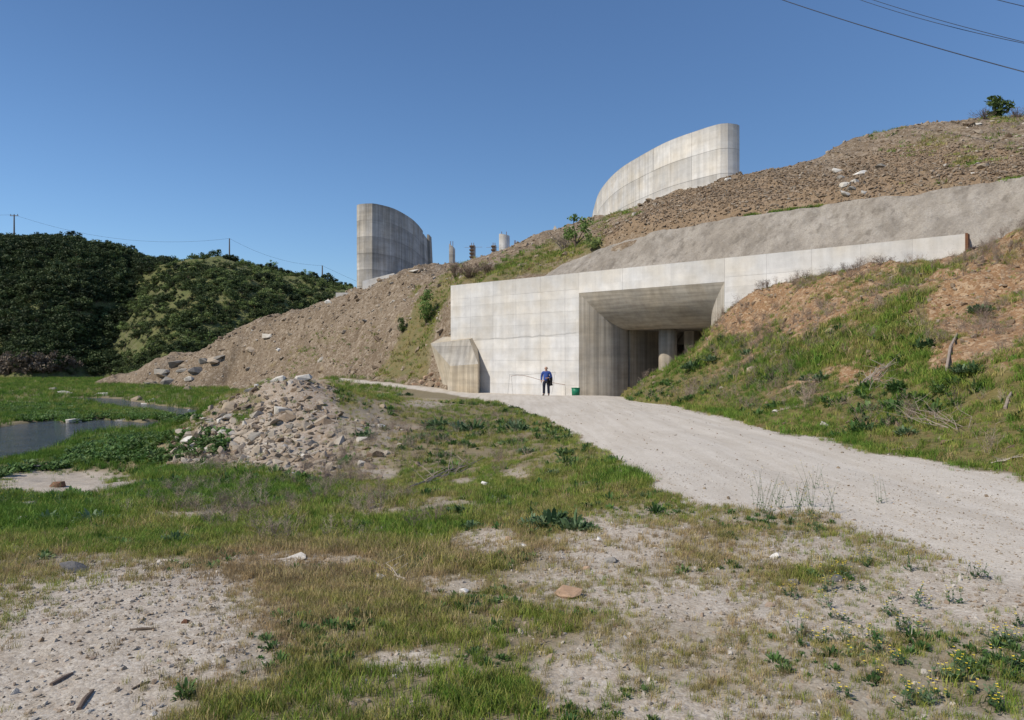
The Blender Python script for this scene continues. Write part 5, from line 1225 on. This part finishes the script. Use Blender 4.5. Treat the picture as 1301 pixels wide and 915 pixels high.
branch_pile((1222,552),(1165,520),10,'tangled heap of dead brushwood low on the right bank',Hb,.6,'twig',rad=.010,lift=.16)
branch_pile((1120,573),(1165,568),4,'few dead sticks on the bank foot beside the road',Hb,.3,'twig',rad=.012,lift=.08)
branch_pile((1255,590),(1310,578),4,'pale bent branches on the bank foot at the edge of the road, right end',Hb,.25,'silver',rad=.012,lift=.1)
branch_pile((985,523),(1030,516),5,'dead sticks at the green foot of the bank, left end',Hb,.25,'twig',rad=.016,lift=.08)
branch_pile((520,624),(612,584),6,'grey fallen branch with broken limbs on the green slope',Hr,.10,'twig',rad=.013,lift=.02,twist=.2)
branch_pile((470,648),(520,628),3,'thin dead sticks below the grey fallen branch',Hr,.2,'silver',rad=.010,lift=.05)
branch_pile((515,741),(475,716),3,'small bleached twigs on the gravel beside the pale elongated stone',Hr,.3,'silver',rad=.008,lift=.05)
def stick(p0, p1, r, m, label, H=Hr, name='stick', lift=.4):
    a, b = drop(*p0, H), drop(*p1, H); a.z += r * lift; b.z += r * lift; c = (a + b) * .5 + Vector((rs.randn() * .1, rs.randn() * .1, .15)) * (b - a).length * .15
    mb = MB(); mb.tube([a, a.lerp(c, .5), c, c.lerp(b, .5), b], [r, r * .95, r * 1.05, r * .85, r * .6], 7); return tag(mb.build(name, M[m]), label, 'stick')
stick((65,871),(92,856),.012,'darktwig','short dark stick on the bare gravel patch, nearer the meadow'); stick((100,902),(118,878),.012,'darktwig','dark stick on the bare gravel patch closest to the camera')
stick((165,801),(197,799),.009,'bark','thin brown twig lying across the bare gravel patch'); stick((205,712),(230,716),.014,'silver','pale stick at the grassy edge of the bare gravel patch')
stick((345,712),(395,710),.012,'silver','long pale stick beside the long flat stone at the meadow edge'); stick((168,876),(190,866),.007,'bark','very thin twig in the middle of the gravel patch')
stick((1202,473),(1216,425),.035,'twig','broken brown post leaning on the bare earth of the right bank',Hb,'broken_post',1.); stick((1277,520),(1285,500),.03,'twig','short brown stump of wood standing in the green bank',Hb,'broken_post',1.)
# yellow flowering weeds on the gravel in front
def flower_weed(px, py, hpx, label, group):
    p = drop(px, py, Hr); h = hpx * p.y / FPX; r0 = np.random.RandomState(int(px * 5 + py)); t = empty('flowering_weed', p, label, 'flowering weed', group)
    mb, lf, pt = MB(), MB(), MB()
    for i in range(r0.randint(4, 8)):
        a = r0.rand() * 6.28; ln = .2 + .35 * r0.rand(); hh = h * (.5 + .5 * r0.rand()); base = Vector((r0.randn() * .03, r0.randn() * .03, 0)); tip = base + Vector((math.cos(a) * ln * h * .6, math.sin(a) * ln * h * .6, hh)); mid = base.lerp(tip, .5) + Vector((0, 0, .08 * h))
        mb.tube([base, mid, tip], [.0018, .0014, .001], 3, False)
        for q in range(5):
            u = r0.rand() * .9; c = base.lerp(tip, u); b = r0.rand() * 6.28; s = .006 + .016 * (1 - u); d = Vector((math.cos(b), math.sin(b), .4)) * s * 1.8; e = Vector((-math.sin(b), math.cos(b), 0)) * s * .5
            lf.add([c, c + d * .5 + e, c + d, c + d * .5 - e], [(0, 1, 2, 3)])
        for q in range(r0.randint(0, 3)):
            c = tip - Vector((0, 0, q * .015)) + Vector(r0.randn(3)) * .006
            for b in (0, 2.1, 4.2):
                d = Vector((math.cos(b), math.sin(b), .5)) * .006; e = Vector((-math.sin(b), math.cos(b), 0)) * .005; pt.add([c, c + d * .6 + e, c + d, c + d * .6 - e], [(0, 1, 2, 3)])
    def bl(m_, nm, mt): return mesh_obj(nm, m_.v, m_.f, mt, t, world=False)
    bl(mb, 'stem', M['weed1']); bl(lf, 'leaves', M['weed1']); bl(pt, 'flowers', M['petal'])
for i in range(48):
    while True:
        px, py = 960 + 345 * rs.rand(), 690 + 215 * rs.rand()
        if rs.rand() < max(blob(px, py, 1180, 820, 130, 70), blob(px, py, 1270, 850, 80, 70), .6 * blob(px, py, 1120, 750, 140, 40)): break
    flower_weed(px, py, 15 + 17 * rs.rand(), 'spindly weed with small yellow flowers on the gravel in the near right corner', 'yellow flowering weeds in the near right corner')
for i in range(15):
    px, py = 1010 + 60 * rs.randn(), 655 + 12 * rs.randn(); flower_weed(px, py, 30 + 40 * rs.rand() ** 2, 'tall thin flowering stem standing at the near edge of the road', 'tall stems at the near edge of the road')
for i in range(16):
    px, py = 35 + 28 * rs.randn(), 640 + 12 * rs.randn(); flower_weed(px, py, 22 + 12 * rs.rand(), 'yellow flowering weed in the meadow near the river', 'yellow flowering weeds near the river')

# ------------------------------------------------------------------ power poles and cables
def pole(px, ptop, pbot, Yd, label, arms):
    x, y, zb_ = U(px, pbot + 6, Yd); zt = U(px, ptop, Yd)[2]; t = empty('power_pole', (x, y, zb_), label, 'power pole', 'power poles on the far ridge')
    mb = MB(); mb.tube([(x, y, zb_), (x, y, zt)], [.26, .17], 8); mb.build('post', M['darktwig'], t)
    if arms:
        mb = MB(); mb.tube([(x - 1.3, y, zt - .3), (x + 1.3, y, zt - .3)], .12, 6); mb.build('crossarm', M['steel'], t)
        for d in (-1.1, 0, 1.1):
            mb = MB(); mb.tube([(x + d, y, zt - .25), (x + d, y, zt + .25)], .09, 6); mb.build('insulator', M['steel'], t)
    return Vector((x, y, zt))
A = pole(18, 272.5, 299, 226, 'power pole with a crossarm at the left end of the far ridge', True)
B = pole(291.5, 302.5, 327, 226, 'plain tall power pole on the second rise of the far ridge', False)
C = pole(409.5, 337, 352, 230, 'short power pole above the dark oaks at the right end of the far ridge', False)
def cable(pts, r, label, sag=0., group=None, name='power_cable'):
    out = []
    for a, b in zip(pts[:-1], pts[1:]):
        a, b = Vector(a), Vector(b)
        for k_ in range(25): 
            u = k_ / 24; q = a.lerp(b, u); q.z -= sag * 4 * u * (1 - u); out.append(q)
    mb = MB(); mb.tube(out, r, 5); return tag(mb.build(name, M['cable'], smooth=True), label, 'cable', group)
M['cable'] = flat('cable', (.035, .04, .055), .6)
cable([U(-200, 262, 226), A], .028, 'thin wire running off to the left from the first power pole', 1.0); cable([A, B], .028, 'long thin wire sagging between the first and the middle power pole', 4.0); cable([B, C], .026, 'thin wire from the middle power pole down to the last one', 2.0); cable([C, U(560, 395, 230)], .026, 'thin wire from the last power pole passing behind the weathered wall', 1.0)
cable([U(800, -75, 62), U(1301, 91, 36), U(1700, 240, 28)], .027, 'lowest and longest of the dark cables crossing the upper right sky', .55)
cable([U(980, -50, 70), U(1301, 53, 44), U(1700, 190, 34)], .021, 'middle cable of the upper right sky, upper strand of a close pair', .5)
cable([U(975, -50, 70.5), U(1301, 54.6, 44.3), U(1700, 190, 34)], .021, 'middle cable of the upper right sky, lower strand of a close pair', .75)
cable([U(1150, -42, 70), U(1301, 7.5, 46), U(1700, 150, 34)], .026, 'topmost cable, cutting the corner of the upper right sky', .3)

# ------------------------------------------------------------------ green tub and the bent wire frame by the wall
M['tub'] = flat('green_plastic', (.012, .16, .085), .45)
p = drop(731, 502.5, H1, 35, 60); p = Vector(U(731.5, 501.5, 44.6)); gz = float(H1(np.array([p.x]), np.array([p.y]))[0]); p.z = gz
tub = empty('tub', p, 'green plastic tub standing on the road edge at the corner of the tunnel mouth', 'tub')
mb = MB(); N_ = 20
ring = lambda r, z: [(p.x + r * math.cos(6.2832 * i / N_), p.y + r * math.sin(6.2832 * i / N_), p.z + z) for i in range(N_)]
ht = .50
prf = [(.18, .0), (.24, .0), (.265, ht), (.25, ht), (.225, .04)]
vv = sum([ring(r, z) for r, z in prf], []); ff = [(a * N_ + i, a * N_ + (i + 1) % N_, (a + 1) * N_ + (i + 1) % N_, (a + 1) * N_ + i) for a in range(len(prf) - 1) for i in range(N_)] + [tuple(range(N_))[::-1], tuple(range(4 * N_, 5 * N_))]
mesh_obj('bucket', vv, ff, M['tub'], tub, True)
mb = MB(); rr = ring(.272, ht); mb.tube(rr + rr[:1], .018, 6, False); mb.build('rim', M['tub'], tub)
fr = empty('wire_frame', L(-6, -1.5, -.7), 'bent thin metal rod frame standing in front of the wall behind the man', 'metal frame')
def fp(px, py, Yd=46.6): return Vector(U(px, py, Yd + (686 - px) * .05))
for nm, pts in (('leg', [fp(645, 503), fp(647.5, 476)]), ('leg', [fp(652, 503), fp(649.5, 477)]), ('leg', [fp(718.5, 503), fp(718, 488)]), ('leg', [fp(701, 500), fp(705.5, 472)]),
                ('bent_rod', [fp(649, 477.5), fp(656, 476.2), fp(665, 476.5), fp(675, 479), fp(687, 482.5), fp(700, 485.5), fp(718, 488.5)]), ('rod', [fp(647, 475.5), fp(668, 475.6), fp(687, 474), fp(705.5, 472.3)])):
    mb = MB(); mb.tube(pts, .014 if nm == 'bent_rod' else .007, 5); mb.build(nm, M['rust'] if nm == 'bent_rod' else M['steel'], fr)
# ------------------------------------------------------------------ the man on the road
M['skin'] = flat('skin', (.42, .25, .18), .55); M['hair'] = flat('grey_hair', (.20, .18, .165), .8); M['sweater'] = flat('blue_sweater', (.035, .075, .27), .85)
M['trousers'] = flat('navy_trousers', (.018, .022, .038), .85); M['shoe'] = flat('dark_shoe', (.03, .025, .02), .5); M['jacket'] = flat('dark_jacket', (.022, .02, .019), .8); M['eye'] = flat('eye_dark', (.02, .015, .012), .3)
mx, my = U(694, 500, 42.4)[0], 42.4
mz = float(H1(np.array([mx]), np.array([my]))[0])
man = empty('person', (mx, my, mz), 'balding man in a blue sweater and dark trousers standing on the road', 'person')
man.rotation_euler.z = math.radians(-12); man.scale = (1.13, 1.1, .98)
def skin(name, verts, edges, rad, m, sub=1, root=0):
    me = bpy.data.meshes.new(name); me.from_pydata(verts, edges, []); me.materials.append(M[m])
    o = bpy.data.objects.new(name, me); COL.objects.link(o); o.parent = man
    sk = o.modifiers.new('skin', 'SKIN'); sk.use_smooth_shade = True
    if not me.skin_vertices: me.attributes.new('x', 'FLOAT', 'POINT')
    for d, r in zip(me.skin_vertices[0].data, rad): d.radius = r if hasattr(r, '__len__') else (r, r)
    me.skin_vertices[0].data[root].use_root = True
    ss_ = o.modifiers.new('smooth', 'SUBSURF'); ss_.levels = sub; ss_.render_levels = sub
    return o
V, E, RD = [], [], []
def chain(start, pts):
    prev = start
    for p, r in pts:
        V.append(p); RD.append(r); i = len(V) - 1
        if prev is not None: E.append((prev, i))
        prev = i
    return prev
pel = chain(None, [((0, 0, .96), (.11, .085))])
ch = chain(pel, [((0, .005, 1.13), (.11, .085)), ((0, .01, 1.30), (.12, .085)), ((0, .01, 1.41), (.10, .07))])
nk = chain(ch, [((0, 0, 1.49), .075), ((0, -.015, 1.55), .058), ((0, -.035, 1.605), (.066, .075)), ((0, -.03, 1.665), (.077, .095)), ((0, -.02, 1.72), (.072, .088)), ((0, -.015, 1.755), (.04, .05))])
wr = []
for sx, arm in ((-1, [((-.18, .01, 1.40), .050), ((-.225, .025, 1.28), .045), ((-.25, .035, 1.14), .046), ((-.255, 0, 1.0), .040), ((-.25, -.03, .89), .030)]),
                (1, [((.18, .01, 1.40), .050), ((.23, .02, 1.28), .045), ((.265, .02, 1.14), .047), ((.20, -.10, 1.10), .041), ((.12, -.185, 1.085), .030)])):
    w_ = chain(ch, arm); wr.append((sx, w_))
for sx, w_ in wr:
    a = Vector(V[w_]); d = (a - Vector(V[w_ - 1])).normalized()
    side = Vector((0, 1, 0)) if sx < 0 else Vector((0, 0, 1))
    side = (side - d * side.dot(d)).normalized(); nrm = d.cross(side)
    pm = chain(w_, [(tuple(a + d * .045), (.040, .018)), (tuple(a + d * .085), (.040, .016))])
    for k_, (off, l) in enumerate(((-.030, .072), (-.010, .082), (.011, .077), (.030, .060))):
        b = a + d * .09 + side * off; chain(pm, [(tuple(b), .0095), (tuple(b + d * l * .5 + nrm * .008), .009), (tuple(b + d * l * .85 + nrm * .028), .008)])
    t0 = a + d * .03 - side * .038; chain(w_, [(tuple(t0), .012), (tuple(t0 + d * .03 - side * .018), .011), (tuple(t0 + d * .062 - side * .02 + nrm * .01), .009)])
for sx in (-1, 1):
    chain(pel, [((sx * .10, 0, .87), .075), ((sx * .115, -.012, .68), .082), ((sx * .12, -.015, .50), .062), ((sx * .125, .01, .30), .058), ((sx * .13, .025, .10), .042), ((sx * .14, -.05, .05), (.045, .035)), ((sx * .15, -.16, .035), (.042, .025))])
skin('body', V, E, RD, 'skin', 2)
chest = [((0, 0, .86), (.178, .145)), ((0, .005, 1.06), (.172, .135)), ((0, .01, 1.22), (.178, .138)), ((0, .01, 1.33), (.18, .132)), ((0, .01, 1.42), (.155, .115)), ((0, .002, 1.485), .088),
         ((-.185, .01, 1.415), .085), ((-.226, .025, 1.28), .072), ((-.25, .035, 1.14), .062), ((-.255, 0, 1.0), .055), ((-.252, -.022, .915), .045),
         ((.185, .01, 1.415), .085), ((.231, .02, 1.28), .072), ((.265, .02, 1.14), .064), ((.205, -.095, 1.10), .056), ((.14, -.165, 1.087), .044)]
skin('sweater', [c[0] for c in chest], [(0, 1), (1, 2), (2, 3), (3, 4), (4, 5), (4, 6), (6, 7), (7, 8), (8, 9), (9, 10), (4, 11), (11, 12), (12, 13), (13, 14), (14, 15)], [c[1] for c in chest], 'sweater', 2)
tr = [((0, .005, 1.0), (.16, .125)), ((0, 0, .93), (.168, .132))]; te = [(0, 1)]
for sx in (-1, 1):
    b = len(tr); tr += [((sx * .102, 0, .85), .115), ((sx * .115, -.012, .68), .097), ((sx * .12, -.015, .50), .079), ((sx * .126, .008, .28), .076), ((sx * .13, .015, .09), .072)]; te += [(1, b), (b, b + 1), (b + 1, b + 2), (b + 2, b + 3), (b + 3, b + 4)]
skin('trousers', [c[0] for c in tr], te, [c[1] for c in tr], 'trousers', 2)
for sx in (-1, 1): skin('shoe', [(sx * .13, .05, .05), (sx * .138, -.05, .05), (sx * .152, -.185, .035)], [(0, 1), (1, 2)], [(.045, .048), (.05, .045), (.046, .032)], 'shoe', 2)
def blobm(name, c, r, m, seg=10):
    bm = bmesh.new(); bmesh.ops.create_uvsphere(bm, u_segments=seg, v_segments=seg - 2, radius=1)
    for q in bm.verts: q.co = Vector((q.co.x * r[0] + c[0], q.co.y * r[1] + c[1], q.co.z * r[2] + c[2]))
    me = bpy.data.meshes.new(name); bm.to_mesh(me); bm.free(); me.materials.append(M[m]); me.polygons.foreach_set('use_smooth', [True] * len(me.polygons))
    o = bpy.data.objects.new(name, me); COL.objects.link(o); o.parent = man; return o
blobm('hair', (0, .012, 1.672), (.083, .088, .062), 'hair', 14); blobm('nose', (0, -.13, 1.645), (.013, .02, .022), 'skin'); blobm('mouth', (0, -.113, 1.605), (.022, .008, .006), 'skin')
for sx in (-1, 1): blobm('eye', (sx * .030, -.112, 1.672), (.012, .008, .007), 'eye'); blobm('ear', (sx * .082, -.02, 1.655), (.012, .022, .032), 'skin')
# jacket over the forearm
jv, nx_, nz_ = [], 9, 15
for j in range(nz_):
    for i in range(nx_):
        u = i / (nx_ - 1); s_ = (j / (nz_ - 1)) * 2 - 1
        c = Vector((.25, -.02, 1.135)).lerp(Vector((.15, -.155, 1.11)), u); ac = Vector((.80, .60, 0)).normalized()
        drop_ = max(0, abs(s_) - .14) * (.60 if s_ > 0 else .48); off = math.copysign(min(abs(s_), .14) / .14 * .062, s_) + math.copysign(drop_ * .08, s_) + .014 * math.sin(9 * u + 5 * s_)
        q = c + ac * off + Vector((0, 0, .062 * math.sqrt(max(0, 1 - (min(abs(s_), .14) / .14) ** 2)) - drop_)) + Vector((-.03 * (u - .5) * drop_, .02 * math.sin(7 * u) * drop_ * 4, 0)); jv.append(tuple(q))
jk = mesh_obj('jacket', jv, grid_faces(nx_, nz_), M['jacket'], None, True); jk.location = man.location; jk.rotation_euler = man.rotation_euler; jk.scale = man.scale
so = jk.modifiers.new('thickness', 'SOLIDIFY'); so.thickness = .03; so.offset = 1
tag(jk, 'dark jacket draped over the forearm of the man in blue', 'jacket')
